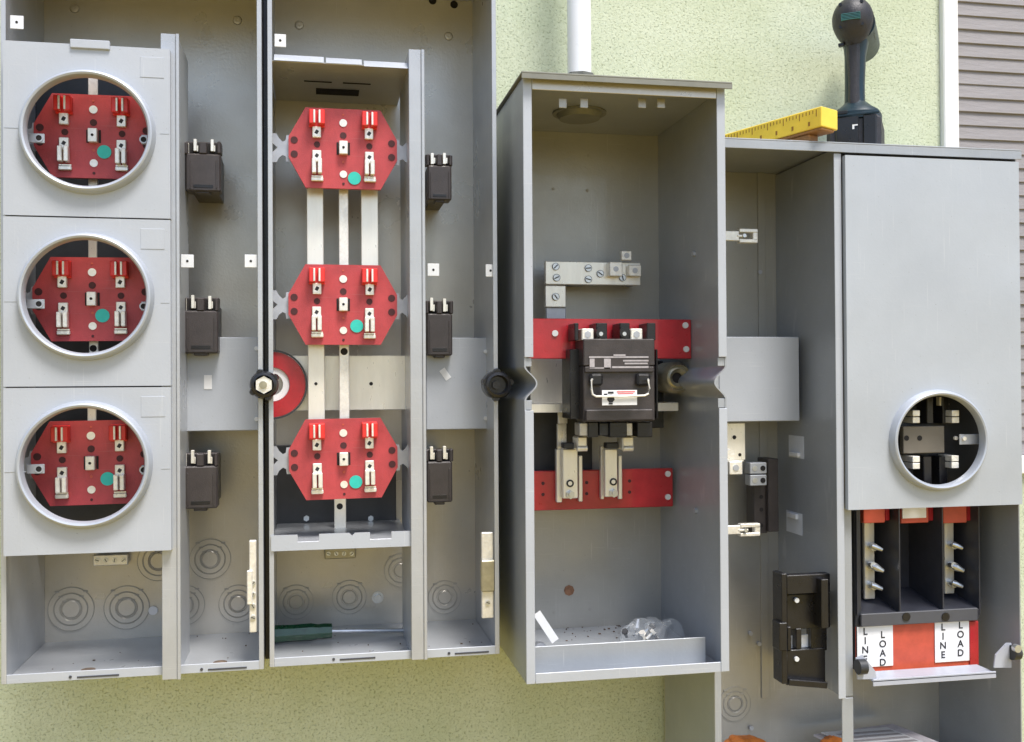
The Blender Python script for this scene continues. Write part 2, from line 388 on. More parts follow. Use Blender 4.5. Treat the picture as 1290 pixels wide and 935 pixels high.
x, z = at(476, 753, YB-.006); MB().disc(x, z, YB-.010, .006, .006, 6).disc(x, z, YB-.005, .009, .002, 24).build('bolt', STEEL, cB)

# centre raceway covers
def raceway(par, l, t_, r, b_, y):
    MB().px(l, t_, r, b_, y, YB-.003, .001).build('raceway_cover', COVER, par)
raceway(cA, 226, 425, 325.5, 543, 1.445); raceway(cB, 537, 425.5, 617, 541, 1.445)
rw = MB().px(257, 472.5, 267, 490.5, 1.4442, 1.4449, 0).build('paper_label', WHITE, cA)
rw = MB().px(557, 464, 565, 479, 1.4442, 1.4449, 0, R_(-35)).build('paper_label', WHITE, cB)
for px_, par in ((323, cA), (612, cB)):
    for py_ in ((439, 528) if px_ == 323 else (443, 527)):
        x, z = at(px_, py_, 1.443); MB().disc(x, z, 1.442, .003, .003, 12).build('rivet', TABM, par)

# pale covers with round openings
YC = 1.338
def plate_cover(par, pxl, pxr, t_, b_, rc, rx, rz, mat_, Y=YC, proud=.013, skirt=.018):
    x0 = at(pxl, 450, Y)[0]; x1 = at(pxr, 450, Y)[0]; mx = (pxl+pxr)/2
    z1 = at(mx, t_, Y)[1]; z0 = at(mx, b_, Y)[1]
    yr = Y-proud*.6
    c0 = at(rc[0], rc[1], yr); kx = (at(rc[0]+rx, rc[1], yr)[0]-at(rc[0]-rx, rc[1], yr)[0])/2; kz = abs(at(rc[0], rc[1]+rz, yr)[1]-at(rc[0], rc[1]-rz, yr)[1])/2
    m_ = MB().holed(x0, x1, z0+.0004, z1-.0004, Y, Y+.0016, c0[0], c0[1], kx-.008, kz-.008)
    for a, b in ((x0, x0+.0016), (x1-.0016, x1)): m_.box(a, b, Y+.0016, Y+skirt, z0+.0006, z1-.0006, 0)
    m_.box(x0+.0018, x1-.0018, Y+.0016, Y+skirt, z1-.0022, z1-.0006, 0).box(x0+.0018, x1-.0018, Y+.0016, Y+skirt, z0+.0006, z0+.0022, 0)
    cov = m_.build('meter_cover', mat_, par)
    ex = kx/kz
    w = .0082
    prof = [(kz+.001, Y), (kz-.0002, Y-proud*.55), (kz-.0022, Y-proud*.92), (kz-w*.5, Y-proud), (kz-w+.0018, Y-proud*.93), (kz-w, Y-proud*.6), (kz-w, Y+.0012), (kz-w+.0015, Y+.0012), (kz-w+.0016, Y)]
    MB().lathe(c0[0], c0[1], prof, 96, ex).build('sealing_ring', RIM, cov)
    return cov, (x0, x1, z0, z1)
covs = []
for (t_, b_, rc, rz) in ((56, 273.5, (109.5, 165), 77.5), (274.5, 487, (107.5, 373), 80), (488, 697.5, (105.5, 586), 80)):
    cov, ext = plate_cover(cA, 4, 215, t_, b_, rc, 86, rz, COVER)
    x0, x1, z0, z1 = ext
    MB().box(x1-.036, x1-.007, YC-.0006, YC+.0004, z1-.038, z1-.012, .0004).build('label_recess', COVER, cov)
    zm = (z0+z1)/2
    MB().box(x0+.001, x0+.026, YC-.0004, YC+.0002, zm-.0004, zm+.0004, 0).box(x1-.012, x1-.001, YC-.0004, YC+.0002, zm-.0004, zm+.0004, 0).build('press_line', GREY, cov)
    covs.append(cov)
MB().px(88, 50, 138, 61, YC-.0035, YC+.002, .0008).build('cover_latch', COVER, covs[0])

# open socket tub of the second cabinet
tubT = at(430, 77, YF)[1]; tubB = at(430, 684, YF)[1]; tx0 = BX0+.0025; tx1 = at(517, 450, YF)[0]
MB().box(tx0, tx1, YF+.01, YB-.004, tubT-.002, tubT).box(tx0, tx1, YF+.01, YB-.004, tubB, tubB+.002).build('tub_shelf', GREY, cB)
x, z = at(430, 104, 1.46)
m_ = MB()
for l, r, yy in ((383, 418, 1.45), (432, 467, 1.45)): m_.box(at(l, 95, yy)[0], at(r, 95, yy)[0], yy, yy+.004, tubT-.0027, tubT-.0021, 0)
m_.box(at(398, 104, 1.5)[0], at(452, 104, 1.5)[0], 1.485, 1.515, tubT-.0027, tubT-.0021, 0)
m_.build('vent_slot', HOLE, cB)
for l, r, t_, b_ in ((345, 408, 68, 77.5), (410.5, 456, 72, 80.5), (458.5, 516, 76, 85)):
    z0_ = at((l+r)/2, b_, YF-.002)[1]
    MB().px(l, t_, r, b_, YF-.004, YF-.0025, .0004).xf(lambda q: Vector((q.x, q.y+(q.z-z0_)*1.1, q.z+(q.z-z0_)*.12))).build('top_tab', COVER, cB)
za, zb2, zc2 = at(430, 671.5, YF)[1], at(430, 681, YF)[1], at(430, 691, YF)[1]
ex = lambda p: at(p, 680, YF)[0]
pts_ = [(tx0, zc2), (tx1, zc2), (tx1, za), (ex(493), za), (ex(493), zb2), (ex(466), zb2), (ex(466), za), (ex(447), za), (ex(443.5), za-.004), (ex(440), za), (ex(402), za), (ex(402), zb2), (ex(375), zb2), (ex(375), za), (tx0, za)]
MB().prism(pts_, YF-.003, YF-.0012).build('tub_lip', COVER, cB)
zz = at(430, 590, YB)[1]; z2 = at(430, 660, YB)[1]
MB().px(345, 560, 499, 668, YB-.012, YB-.004, .001).build('lower_shield', mat('dull_grey_shield', (.045, .046, .05), .4, .1, .2, 20), cB)
for px_ in (386, 467):
    x, z = at(px_, 653, YB-.013); MB().disc(x, z, YB-.016, .0045, .005, 6).build('shield_bolt', STEEL, cB)

# ------------------------------------------------------------------ red meter sockets
YS = 1.388
def make_socket(loc):
    o = thing('meter_socket', 'x', 'meter socket', loc, 'red meter sockets')
    X, Y, Z = loc; q = lambda dx, dz: (X+dx, Z+dz)
    hw, tw, hh, fh = .073, .0505, .0545, .014
    pl = [q(-tw, hh), q(tw, hh), q(hw, fh), q(hw, -fh), q(tw, -hh), q(-tw, -hh), q(-hw, -fh), q(-hw, fh)]
    b = MB().prism(pl, Y, Y+.006); b.build('base_plate', RED, o)
    MB().box(X-.055, X+.055, Y+.0062, Y+.02, Z-.035, Z+.035).build('back_block', DARK, o)
    for s in (-1, 1):
        m_ = MB().prism([(X+s*a, Z+c) for a, c in ((.068, .017), (.076, .017), (.077, .010), (.081, .008), (.086, .013), (.089, .019), (.102, .019), (.1015, .010), (.096, .007), (.0875, 0), (.096, -.008), (.1015, -.011), (.102, -.020), (.089, -.020), (.086, -.014), (.081, -.010), (.077, -.012), (.076, -.019), (.068, -.019))], Y+.0065, Y+.0085)
        m_.build('mounting_bracket', DSTEEL, o)
        m_ = MB().disc(X+s*.0655, Z+.0095, Y-.0006, .0048, .002).disc(X+s*.0655, Z-.0095, Y-.0006, .0048, .002)
        m_.build('bracket_rivet', HOLER, o)
        x = X+s*.0352
        # upper jaw in its red shroud
        b = MB().box(x-.0105, x-.0018, Y-.016, Y-.001, Z+.029, Z+.0485, .001).box(x+.0018, x+.0105, Y-.016, Y-.001, Z+.029, Z+.0485, .001).box(x-.0105, x+.0105, Y-.005, Y-.001, Z+.027, Z+.0495)
        sh_ = b.build('jaw_shroud', BRED, o)
        MB().box(x-.0048, x-.0022, Y-.0175, Y-.004, Z+.030, Z+.0475, .0005).box(x+.0022, x+.0048, Y-.0175, Y-.004, Z+.030, Z+.0475, .0005).build('jaw_blade', TIN2, sh_)
        u = MB().box(x-.0058, x+.0058, Y-.006, Y-.0002, Z+.0135, Z+.0285, .0008).build('upper_terminal', TIN2, o)
        MB().box(x-.0022, x+.0022, Y-.0065, Y-.005, Z+.018, Z+.0235, .0006, R_(30)).build('terminal_screw', INK, u)
        MB().disc(x, Z+.0045, Y-.0006, .0042, .002).build('plate_hole', HOLER, o)
        l = MB().box(x-.006, x+.006, Y-.005, Y-.0002, Z-.020, Z-.004, .0008)
        l.box(x-.0066, x-.0010, Y-.013, Y-.001, Z-.0365, Z-.0165, .0008).box(x+.0012, x+.0068, Y-.013, Y-.001, Z-.0365, Z-.0165, .0008)
        lo = l.build('lower_jaw', TIN2, o)
        MB().box(x-.0022, x+.0022, Y-.0055, Y-.004, Z-.014, Z-.009, .0006, R_(30)).build('terminal_screw', INK, lo)
        MB().box(x-.0082, x+.0082, Y-.005, Y-.0003, Z-.0455, Z-.0400, .001).box(x-.0075, x+.0075, Y-.003, Y-.0003, Z-.0395, Z-.0378, 0).build('jaw_spring', TIN, o)
    m_ = MB().box(X-.0058, X+.0058, Y-.009, Y-.0002, Z-.0090, Z+.0090, .0008).build('centre_terminal', TIN2, o)
    MB().disc(X, Z, Y-.0096, .0018, .001, 10).build('terminal_hole', HOLE, m_)
    MB().box(X-.0090, X-.0062, Y-.0006, Y+.001, Z-.0085, Z+.0085, 0).box(X+.0062, X+.0090, Y-.0006, Y+.001, Z-.0085, Z+.0085, 0).build('plate_slot', HOLE, o)
    MB().disc(X, Z+.0350, Y-.001, .0052, .0015).build('white_rivet', TIN2, o)
    MB().disc(X, Z-.0350, Y-.001, .0050, .0015).build('white_rivet', TIN2, o)
    MB().disc(X, Z+.0180, Y-.0006, .0045, .0015).disc(X, Z-.0480, Y-.0006, .0018, .0015, 10).build('plate_hole', HOLER, o)
    MB().disc(X, Z-.0180, Y-.0006, .0018, .0015, 10).disc(X, Z+.0465, Y-.0006, .0013, .0015, 10).build('small_rivet', ORED, o)
    MB().disc(X+.015, Z-.031, Y-.0012, .0088, .001, 32).build('round_sticker', TEAL, o)
    return o
sockets = [
 ((432.5, 187.5), 'topmost exposed red meter socket, top of the uncovered column', (.0148, -.0400)),
 ((432.5, 384), 'middle exposed red meter socket, between the three long bars and the bus plate', (.0180, -.0290)),
 ((433, 578), 'lowest exposed red meter socket, just below the horizontal bus plate', (.0158, -.0320)),
 ((118, 172), 'red meter socket seen through the top round opening of the pale covers', (.0130, -.0200)),
 ((116.5, 377), 'red meter socket seen through the middle round opening of the pale covers', (.0122, -.0215)),
 ((115, 583), 'red meter socket seen through the bottom round opening of the pale covers', (.0200, -.0215))]
s0 = None
for (p, lab, st) in sockets:
    v = V(*p, YS)
    if s0 is None: s0 = make_socket(v); o = s0
    else: o = copy_tree(s0); o.location = v; o.rotation_euler.y = R_(random.uniform(-.7, .7))
    o['label'] = lab
    for ch in [q for q in C.objects if q.parent == o]:
        if ch.name.startswith(('lower_jaw', 'upper_terminal', 'jaw_spring')): ch.location = (random.uniform(-.0006, .0006), 0, random.uniform(-.001, .001))
        if ch.name.startswith('round_sticker'): ch.location = (st[0]-.015, 0, st[1]+.031)

# bus bars
def bus(l, t_, r, b_, y, lab, m=TIN, th=.004, name='bus_bar', cat='bus bar', holes=(), group=None):
    mx, my = (l+r)/2, (t_+b_)/2; v = V(mx, b_, y)
    o = MB().px(l, t_, r, b_, y, y+th, .0008).build(name, m, None, v)
    tag(o, lab, cat, group)
    for hx, hy, hr in holes:
        x, z = at(hx, hy, y); MB().disc(x, z, y-.0005, hr, .001, 16).build('bolt_hole', HOLE, o)
    return o
GB = 'vertical bus bars of the uncovered column'
bus(386.5, 225, 407.5, 350, YS+.03, 'wide left bus bar joining the top and middle exposed sockets', group=GB)
bus(455, 225, 476.5, 350, YS+.03, 'wide right bus bar joining the top and middle exposed sockets', group=GB)
bus(427, 232, 439, 345, YS+.022, 'narrow bright bar between two wide bars, below the top exposed socket', TIN2, group=GB)
bus(388, 425, 409, 535, YS+.026, 'left bus bar crossing the horizontal plate above the lowest exposed socket', group=GB, holes=((398, 483.5, .0022),))
bus(427.5, 432, 440, 532, YS+.022, 'narrow bright bar crossing the horizontal plate, with a round hole on top', TIN2, group=GB, holes=((433.5, 443, .0050),))
bus(346, 448, 515, 517, YS+.05, 'broad horizontal tin bus plate with two small holes', th=.006, name='bus_plate', cat='bus plate', holes=((467.5, 483.5, .0026),))
o = bus(421, 626, 436, 670, YS+.10, 'short narrow bus strip hanging below the lowest exposed socket', TIN, holes=((428, 638, .0045),), group=GB)
# behind the covered openings
bus(111, 90, 123, 240+15, YS+.02, 'narrow bar behind the top covered socket', TIN2, group='bars behind the covered sockets')['label'] = 'narrow bright bar whose end shows below the top covered socket'
bus(111, 296, 122, 350, YS+.03, 'beige bar rising above the middle covered socket', TIN, group='bars behind the covered sockets')
bus(110, 508, 121, 560, YS+.03, 'beige bar rising above the bottom covered socket', TIN, group='bars behind the covered sockets')
bus(112, 415, 124, 455, YS+.02, 'narrow bar with a round hole below the middle covered socket', TIN2, group='bars behind the covered sockets', holes=((117.5, 439, .0045),))
MB().px(15, 66, 205, 690, YB-.05, YB-.045, .001).build('rear_dark_sheet', DARK, cA)  # flat dark sheet behind the three round openings
# socket adjusting brackets seen inside the rings
for i, (y1, y2) in enumerate(((174, 176), (383, 386), (591, 592))):
    for s, (l, r, hx) in enumerate(((33, 56, 49), (178, 196, 181))):
        yy = (y1, y2)[s]; v = V(hx, yy, YC+.016)
        MB().px(l, yy-6, r, yy+6, YC+.016, YC+.018, .002).lathe(v.x, v.z, [(.0052, v.y), (.0052, v.y-.0012), (.0036, v.y-.0012), (.0036, v.y)], 20).build('cover_clip', DSTEEL, covs[i]); MB().disc(v.x, v.z, v.y-.0006, .0035, .0008, 14).build('clip_hole', HOLE, covs[i])

# hub couplings between the cabinets
def hub(px, py, rpx, lab, bolt=True):
    y = YF-.004; c = V(px, py, y); r = rpx*y/F
    o = thing('hub_coupling', lab, 'coupling', c, 'black hub couplings between the cabinets')
    MB().lathe(c.x, c.z, [(r*.93, y), (r*.96, y-.006), (r*.84, y-.013), (r*.66, y-.014), (r*.58, y-.006), (r*.58, y+.02), (r*.93, y+.02)], 32).build('hub_body', BLACK, o)
    for a in (.6, 1.9, 3.7, 5.0) if bolt else (.2, 1.6, 2.9, 4.6):
        q = Vector((c.x+r*.88*math.cos(a), y, c.z+r*.88*math.sin(a))); MB().cyl(q, q-Vector((0, .011, 0)), r*.26, 10, r*.2).build('hub_lug', BLACK, o)
    if not bolt: MB().disc(c.x, c.z, y-.004, r*.57, .02, 24).disc(c.x-.002, c.z, y-.009, r*.3, .006, 6).build('hub_plug', BLACK, o)
    if bolt:
        MB().disc(c.x, c.z, y-.012, r*.60, .012, 6).build('hex_nut', TIN2, o)
        MB().disc(c.x-.001, c.z, y-.0145, r*.26, .004, 14).build('bolt_end', BRASS, o)
    return o
hub(333, 485, 18, 'black hub with bright hex nut between the two metering cabinets')
hub(626, 485, 19, 'black hub beside the left flank of the breaker cabinet', False)
# big red insulating ring behind the hub
c = V(343, 484.5, YS+.035); y = c.y
o = thing('insulating_ring', 'large red insulating ring half hidden behind the hex nut hub', 'insulator', c)
mm = MB()
def half_ring(r0, r1, y0, y1, cut):
    pts = []; N = 40
    angs = [-math.pi/2+math.pi*k/N for k in range(N+1)]
    pts = [(c.x+r1*math.cos(a), c.z+r1*math.sin(a)) for a in angs]+[(c.x+r0*math.cos(a), c.z+r0*math.sin(a)) for a in angs[::-1]]
    return pts
sc = c.y/F
MB().prism(half_ring(21*sc, 40*sc, 0, 0, 0), y-.004, y+.004).build('red_ring', REDB, o)
MB().prism(half_ring(13*sc, 20.5*sc, 0, 0, 0), y-.001, y+.004).build('inner_ring', WHITE, o)
MB().prism(half_ring(40.5*sc, 42.5*sc, 0, 0, 0), y-.007, y+.006).build('outer_band', DARK, o)
# black strip painting in the darkness of the gap between the cabinets
gx0 = at(332.5, 470, YF+.02)[0]; gx1 = at(336.5, 470, YF+.02)[0]
o = MB().box(AX1+.0005, BX0-.0005, YF+.03, YF+.06, AZ0+.005, AZ1).build('gap_shade_strip', BLACK, None, Vector((AX1, YF+.03, AZ0)))
tag(o, 'thin black strip painted in as the darkness of the slit between the two metering cabinets', 'painted_shade')

# plug-in breaker bases
def breaker_base(l, t_, r, b_, y, lab, kind):
    v = V((l+r)/2, b_, y); o = thing('breaker_module', lab, 'breaker module', v, 'small dark breaker modules')
    k = (b_-t_); w = r-l
    body = MB().px(l, t_+k*.24, r, b_-2, y, y+.028, .002).px(l+5, t_+k*.1, r-5, b_-4, y+.0285, YB-.004, .001).px(l-3, t_+1, r+1, t_+k*.24, y+.012, y+.028, .001).px(l+w*.3, b_-4, l+w*.7, b_+1, y+.004, y+.02, .001).build('module_body', BROWN, o)
    MB().px(l+w*.10, t_+k*.36, l+w*.14, b_-6, y-.0012, y+.001, .0003).build('moulded_rib', BROWN, body); MB().px(r-w*.14, t_+k*.36, r-w*.10, b_-6, y-.0012, y+.001, .0003).build('moulded_rib', BROWN, body)
    MB().px(l+w*.22, b_-k*.16, l+w*.78, b_-k*.10, y-.0006, y+.001, .0002).build('moulded_step', BLACK, body)
    m_ = MB()
    for a, b in ((-.05, .06), (.38, .60), (.90, 1.0)): m_.px(l+w*a, t_+1+random.uniform(-1, 1), l+w*b, t_+k*.24, y, y+.014, .0012)
    m_.build('barrier_wall', BROWN, o)
    MB().px(l, t_+3, r-1, t_+k*.24, y+.0115, y+.0122, 0).build('clip_cavity', HOLE, o)
    for cx_ in (.22, .71) if kind else (.12, .63):
        a = l+w*cx_; e_ = random.uniform(-1, 1)
        MB().px(a, t_-2+e_, a+4, t_+k*.20+e_, y+.003, y+.011, .0004).px(a+3, t_+k*.08, a+6, t_+k*.20, y+.009, y+.011, .0004).build('contact_clip', TIN, o)
    if kind:
        x, z = at(l-2, t_+k*.14, y+.006)
        sc_ = MB().px(l-9, t_+2, l+4, t_+k*.24, y+.008, y+.011, .0005).build('side_contact', TIN, o); MB().disc(x-.002, z, y+.0072, .0032, .001, 12).build('contact_hole', HOLE, sc_)
    return o
for (l, t_, r, b_, lab) in ((234, 178, 278, 243, 'dark breaker module beside the top round meter opening'),
                           (231, 374, 275, 447, 'dark breaker module beside the middle round meter opening'),
                           (231, 570, 274, 643, 'dark breaker module beside the bottom round meter opening')):
    breaker_base(l, t_, r, b_, 1.422, lab, 1)
for (l, t_, r, b_, lab) in ((539, 194, 569, 254, 'dark breaker module right of the rail, level with the topmost exposed socket'),
                           (538, 378, 570, 450, 'dark breaker module right of the rail, above the right raceway cover'),
                           (538, 565, 570, 635, 'dark breaker module right of the rail, level with the lowest exposed socket')):
    breaker_base(l, t_, r, b_, 1.425, lab, 0)

# ground bars and connectors at the bottom of the cabinets
def gbar(l, t_, r, b_, y, lab, n_, name='ground_bar', vert=True, m=TIN2):
    v = V((l+r)/2, b_, y); o = thing(name, lab, 'ground bar', v, 'ground bars in the metering cabinets')
    MB().px(l, t_, r, b_, y, y+.008, .001).build('bar', m, o)
    for k in range(n_):
        f = (k+.5)/n_
        px_, py_ = ((l+r)/2, b_-(b_-t_)*(.1+.5*f)) if vert else (l+(r-l)*f, (t_+b_)/2)
        x, z = at(px_, py_, y); s_ = MB().disc(x, z, y-.002, .0032, .003, 16).build('terminal_screw', STEEL, o)
        MB().box(x-.0025, x+.0025, y-.0024, y-.0018, z-.0005, z+.0005, 0, R_(40*k+20)).build('screw_slot', INK, s_)
    return o
o = gbar(314, 681, 323.5, 797, YF+.006, 'white upright ground bar at the right edge of the leftmost cabinet', 4)
MB().px(311, 719, 318, 762, YF+.002, YF+.007, .001).build('clamp', TIN2, o)
o = gbar(607, 671, 622, 779, YF+.008, 'upright metal ground bar left of the breaker cabinet, stained clamp in its middle', 3)
MB().px(606, 706, 624, 746, YF+.002, YF+.008, .003).build('clamp', BRASS, o)
gbar(117, 699, 161, 712.5, YB-.02, 'short horizontal connector bar just below the pale covers', 4, 'connector_bar', False)
gbar(409, 691, 448, 704, YB-.015, 'small stained connector bar under the open socket tub', 4, 'connector_bar', False, BRASS)

rnd = random.Random(11); m_ = MB()
for k in range(45):
    xx = rnd.uniform(AX0+.01, BX1-.01); yy_ = rnd.uniform(YF+.02, YB-.01); r_ = rnd.uniform(.0004, .0012)
    if AX1-.01 < xx < BX0+.01: continue
    z_ = (AZ0 if xx < AX1 else BZ0)+.0021
    m_.box(xx, xx+r_*rnd.uniform(1, 3), yy_, yy_+r_*2, z_, z_+r_, 0)
o = m_.build('floor_grit', GRIT, None, Vector((AX0, YF, AZ0))); o['kind'] = 'stuff'; tag(o, 'scattered brown grit and metal shavings on the floors of the metering cabinets', 'grit')
for px_, par_, z_ in ((110, cA, AZ0), (277, cA, AZ0)):
    x = at(px_, 838, YF+.03)[0]; MB().cyl((x, YF+.035, z_+.002), (x, YF+.035, z_+.0035), .009, 20).build('floor_hole', GRIT, par_)
# screwdriver lying on the floor of the second cabinet
yz = 1.472; a = V(330, 796.5, yz); b = V(418, 798.5, yz+.004); e = V(522, 807, yz+.02); 
o = thing('screwdriver', 'green handled screwdriver lying on the cabinet floor below the uncovered sockets', 'screwdriver', a)
a.z = BZ0+.0155; b.z = a.z
hm = MB(); N = 14
prof = [(0, .009), (.04, .0125), (.2, .0128), (.45, .0120), (.7, .0126), (.8, .0105), (.88, .0112), (1, .0105)]
pts = [a.lerp(b, t) for t, r in prof]; hm.tube(pts, [r for t, r in prof], 8); hm.build('handle', GREEN, o)
e.z = BZ0+.006
MB().tube([b-Vector((.004, 0, 0)), b.lerp(e, .5), e], .0030, 10).build('shaft', STEEL, o)

# ------------------------------------------------------------------ breaker cabinet (middle, deeper)
x0 = at(661, 480, YM)[0]; x1 = at(913+3, 480, YM)[0]
zt = at(788, 104, YM)[1]; zb = at(788, 853.5, YM)[1]
dc = thing('breaker_cabinet', 'deep open grey cabinet holding a black breaker on a red bar', 'electrical cabinet', (x0, YW, zb))
t = .0022
zh0 = at(788, 503, YM)[1]; zh1 = at(788, 462, YM)[1]; zg0 = at(788, 516, YM)[1]; zg1 = at(788, 450, YM)[1]; zc_ = (zh0+zh1)/2; hr = (zh1-zh0)/2
MB().box(x0+.001, x1, YB-.003, YB, zb, zt).build('back_panel', TAN2, dc)
def pinched(side):
    """side wall drawn inwards into a rounded saddle where the hub passes"""
    m_ = MB(); bm = m_.bm
    xs = x0 if side < 0 else x1; inn = -side
    zs = [zb, zh0-.001]+[zh0+(zh1-zh0)*k/24 for k in range(25)]+[zh1+.001, zt]
    ys = [YM+.002, YM+.06, YM+.14, YM+.145, YB-.003]
    def off(z, j):
        u = (z-zc_)/hr
        if abs(u) >= 1: return 0
        a = .5+.5*math.cos(math.pi*u); return .0155*a**.8*(1 if j < 4 else .6)
    def g_(th):
        rows = []
        for z in zs:
            rows.append([bm.verts.new((xs+inn*(off(z, j)+th), y, z)) for j, y in enumerate(ys)])
        return rows
    A, B = g_(0), g_(t)
    for P, fl in ((A, 0), (B, 1)):
        for i in range(len(zs)-1):
            for j in range(len(ys)-1):
                bm.faces.new((P[i][j], P[i][j+1], P[i+1][j+1], P[i+1][j]))
    for i in range(len(zs)-1):
        bm.faces.new((A[i][0], A[i+1][0], B[i+1][0], B[i][0])); bm.faces.new((A[i][-1], A[i+1][-1], B[i+1][-1], B[i][-1]))
    for j in range(len(ys)-1):
        for e_ in (0, -1): bm.faces.new((A[e_][j], A[e_][j+1], B[e_][j+1], B[e_][j]))
    return m_.build('side_panel', GREY2, dc)
pinched(-1); pinched(1)
fl = .0118
for side in (-1, 1):
    xa, xb_ = (x0, x0+fl) if side < 0 else (x1-fl, x1)
    for za, zb_ in ((zb-.001, zg0), (zg1, zt+.001)): MB().box(xa, xb_, YM, YM+.0018, za, zb_, .0005).build('front_flange', COVER, dc)
    xx = (x0+.001, x0+.010) if side < 0 else (x1-.012, x1-.001)
    for u0, u1 in ((zg0+.0008, zh0-.0005), (zh1+.0005, zg1-.0008)):
        MB().box(xx[0], xx[1], YM+.003, YM+.0045, u0, u1, .0004).build('notch_plate', GREY2, dc)
MB().box(x0+t+.0002, x1-t-.0002, YM+.002, YB-.003, zt-.002, zt).build('roof_inner', GREY2, dc)
# weather lid, slightly proud and overhanging
MB().box(x0-.004, x1+.006, YM-.012, YB, zt+.002, zt+.0045, .0006).box(x0-.004, x1+.006, YM-.012, YM-.010, zt-.005, zt+.0019, .0004).build('weather_lid', LIDM, dc)
MB().box(x0+fl+.0005, x1-fl-.0005, YM, YM+.0018, zt-.0155, zt+.0015, .0005).build('top_flange', TAN, dc)
MB().box(x0+t+.0002, x1-t-.0002, YM+.002, YB-.003, zb, zb+.002).build('floor_panel', GREY2, dc)
MB().box(x0+fl+.0005, x1-fl-.0005, YM, YM+.0018, zb-.001, zb+.0125, .0005).build('bottom_flange', COVER, dc)
MB().box(x0+.004, at(889, 825, YM+.035)[0], YM+.035, YM+.037, zb+.0022, zb+.038, .0005).build('floor_baffle', GREY2, dc)
# roof tabs and roof knockout
for l in (704, 731, 804, 828):
    MB().px(l, 124, l+10, 136, YM+.02, YM+.0218, .0005).build('roof_tab', TAN2, dc)
v = V(730, 160, 1.44); MB().xf(lambda q: q)
k_ = MB(); k_.cyl((v.x, 1.44, zt-.0045), (v.x, 1.44, zt-.0022), .040, 32).cyl((v.x, 1.44, zt-.012), (v.x, 1.44, zt-.0046), .030, 32, .034).build('roof_hub', LIDM, dc)
for px_, py_ in ((697, 238), (740, 240), (741, 196), (698, 772), (743, 768)):
    x, z = at(px_, py_, YB-.004); MB().disc(x, z, YB-.0038, .0025, .001, 12).build('rivet', KO, dc)
x, z = at(717, 744, YB-.004); MB().disc(x, z, YB-.0042, .0085, .001, 8).build('rust_mark', RUST, dc)
for (px_, py_) in ((863, 320), (863, 644)):     # screws on the right flank
    yy = 1.40; X_ = x1-t; zz = at(px_, py_, yy)[1]
    MB().cyl((X_, yy, zz), (X_-.004, yy, zz), .004, 6).build('flank_screw', DSTEEL, dc)

rnd = random.Random(21); m_ = MB()
for k in range(38):
    xx = rnd.uniform(x0+.01, x1-.05); yy_ = YB-.006-abs(rnd.gauss(0, .03)); r_ = rnd.uniform(.0005, .0014)
    m_.box(xx, xx+r_*rnd.uniform(1, 3), yy_, yy_+r_*2, zb+.0022, zb+.0022+r_, 0)
o = m_.build('floor_debris', GRIT, None, Vector((x0, YM, zb))); o['kind'] = 'stuff'; tag(o, 'line of brown crumbs along the back of the breaker cabinet floor', 'debris')
# threaded coupler seen behind the breaker on the right flank
yy = 1.43; c = V(850, 476, yy)
o = thing('threaded_coupler', 'round ribbed metal coupler at the right flank, just right of the black breaker', 'coupling', c)
rr = 20*yy/F
MB().lathe(c.x+.004, c.z, [(rr*.35, yy), (rr*.6, yy-.006), (rr*.75, yy-.004), (rr*.85, yy-.008), (rr*.95, yy-.003), (rr*1.05, yy+.005), (rr*1.05, yy+.05), (rr*.35, yy+.05)], 32).build('ribbed_sleeve', BRASS, o)
MB().disc(c.x+.004, c.z, yy+.002, rr*.36, .01).build('core', HOLE, o)

# neutral bar
yN = 1.50
c = V(747, 345, yN); nb = thing('neutral_bar', 'L shaped tin neutral bar with screws above the upper red insulator bar', 'neutral bar', c)
MB().px(687, 330, 807, 359, yN, yN+.008, .001).build('horizontal_bar', TIN, nb)
MB().px(687, 360, 713, 387, yN+.001, yN+.007, .001).build('drop_link', TIN, nb)
m_ = MB().px(688, 387.5, 713, 402, yN+.006, yN+.010, .001); m_.build('bent_foot', DSTEEL, nb)
MB().px(722, 345, 740, 358, yN+.012, YB-.004, .001).px(795, 345, 806, 358, yN+.012, YB-.004, .001).build('standoff', DSTEEL, nb)
for i, (px_, py_) in enumerate(((700, 336), (701, 350), (741, 338), (741, 352), (756, 345), (700, 374), (784, 350))):
    x, z = at(px_, py_, yN); s_ = MB().disc(x, z, yN-.002, .0050, .003, 18).build('bar_screw', STEEL, nb)
    MB().box(x-.004, x+.004, yN-.0026, yN-.0019, z-.0008, z+.0008, 0, R_(-45+20*i)).lathe(x, z, [(.0051, yN-.0024), (.0056, yN-.0024), (.0056, yN-.001), (.0051, yN-.001)], 18).build('screw_slot', INK, s_)
for (l, t_, r, b_, pr) in ((768, 330, 784, 348, .016), (783, 316, 796, 328, .010), (792, 334, 808, 348, .012)):
    lg = MB().px(l, t_, r, b_, yN-pr, yN-.0002, .001).build('wire_lug', TIN2, nb)
    x, z = at((l+r)/2, (t_+b_)/2, yN-pr); MB().disc(x, z, yN-pr-.0006, .0042, .001, 14).build('lug_screw', DSTEEL, lg)

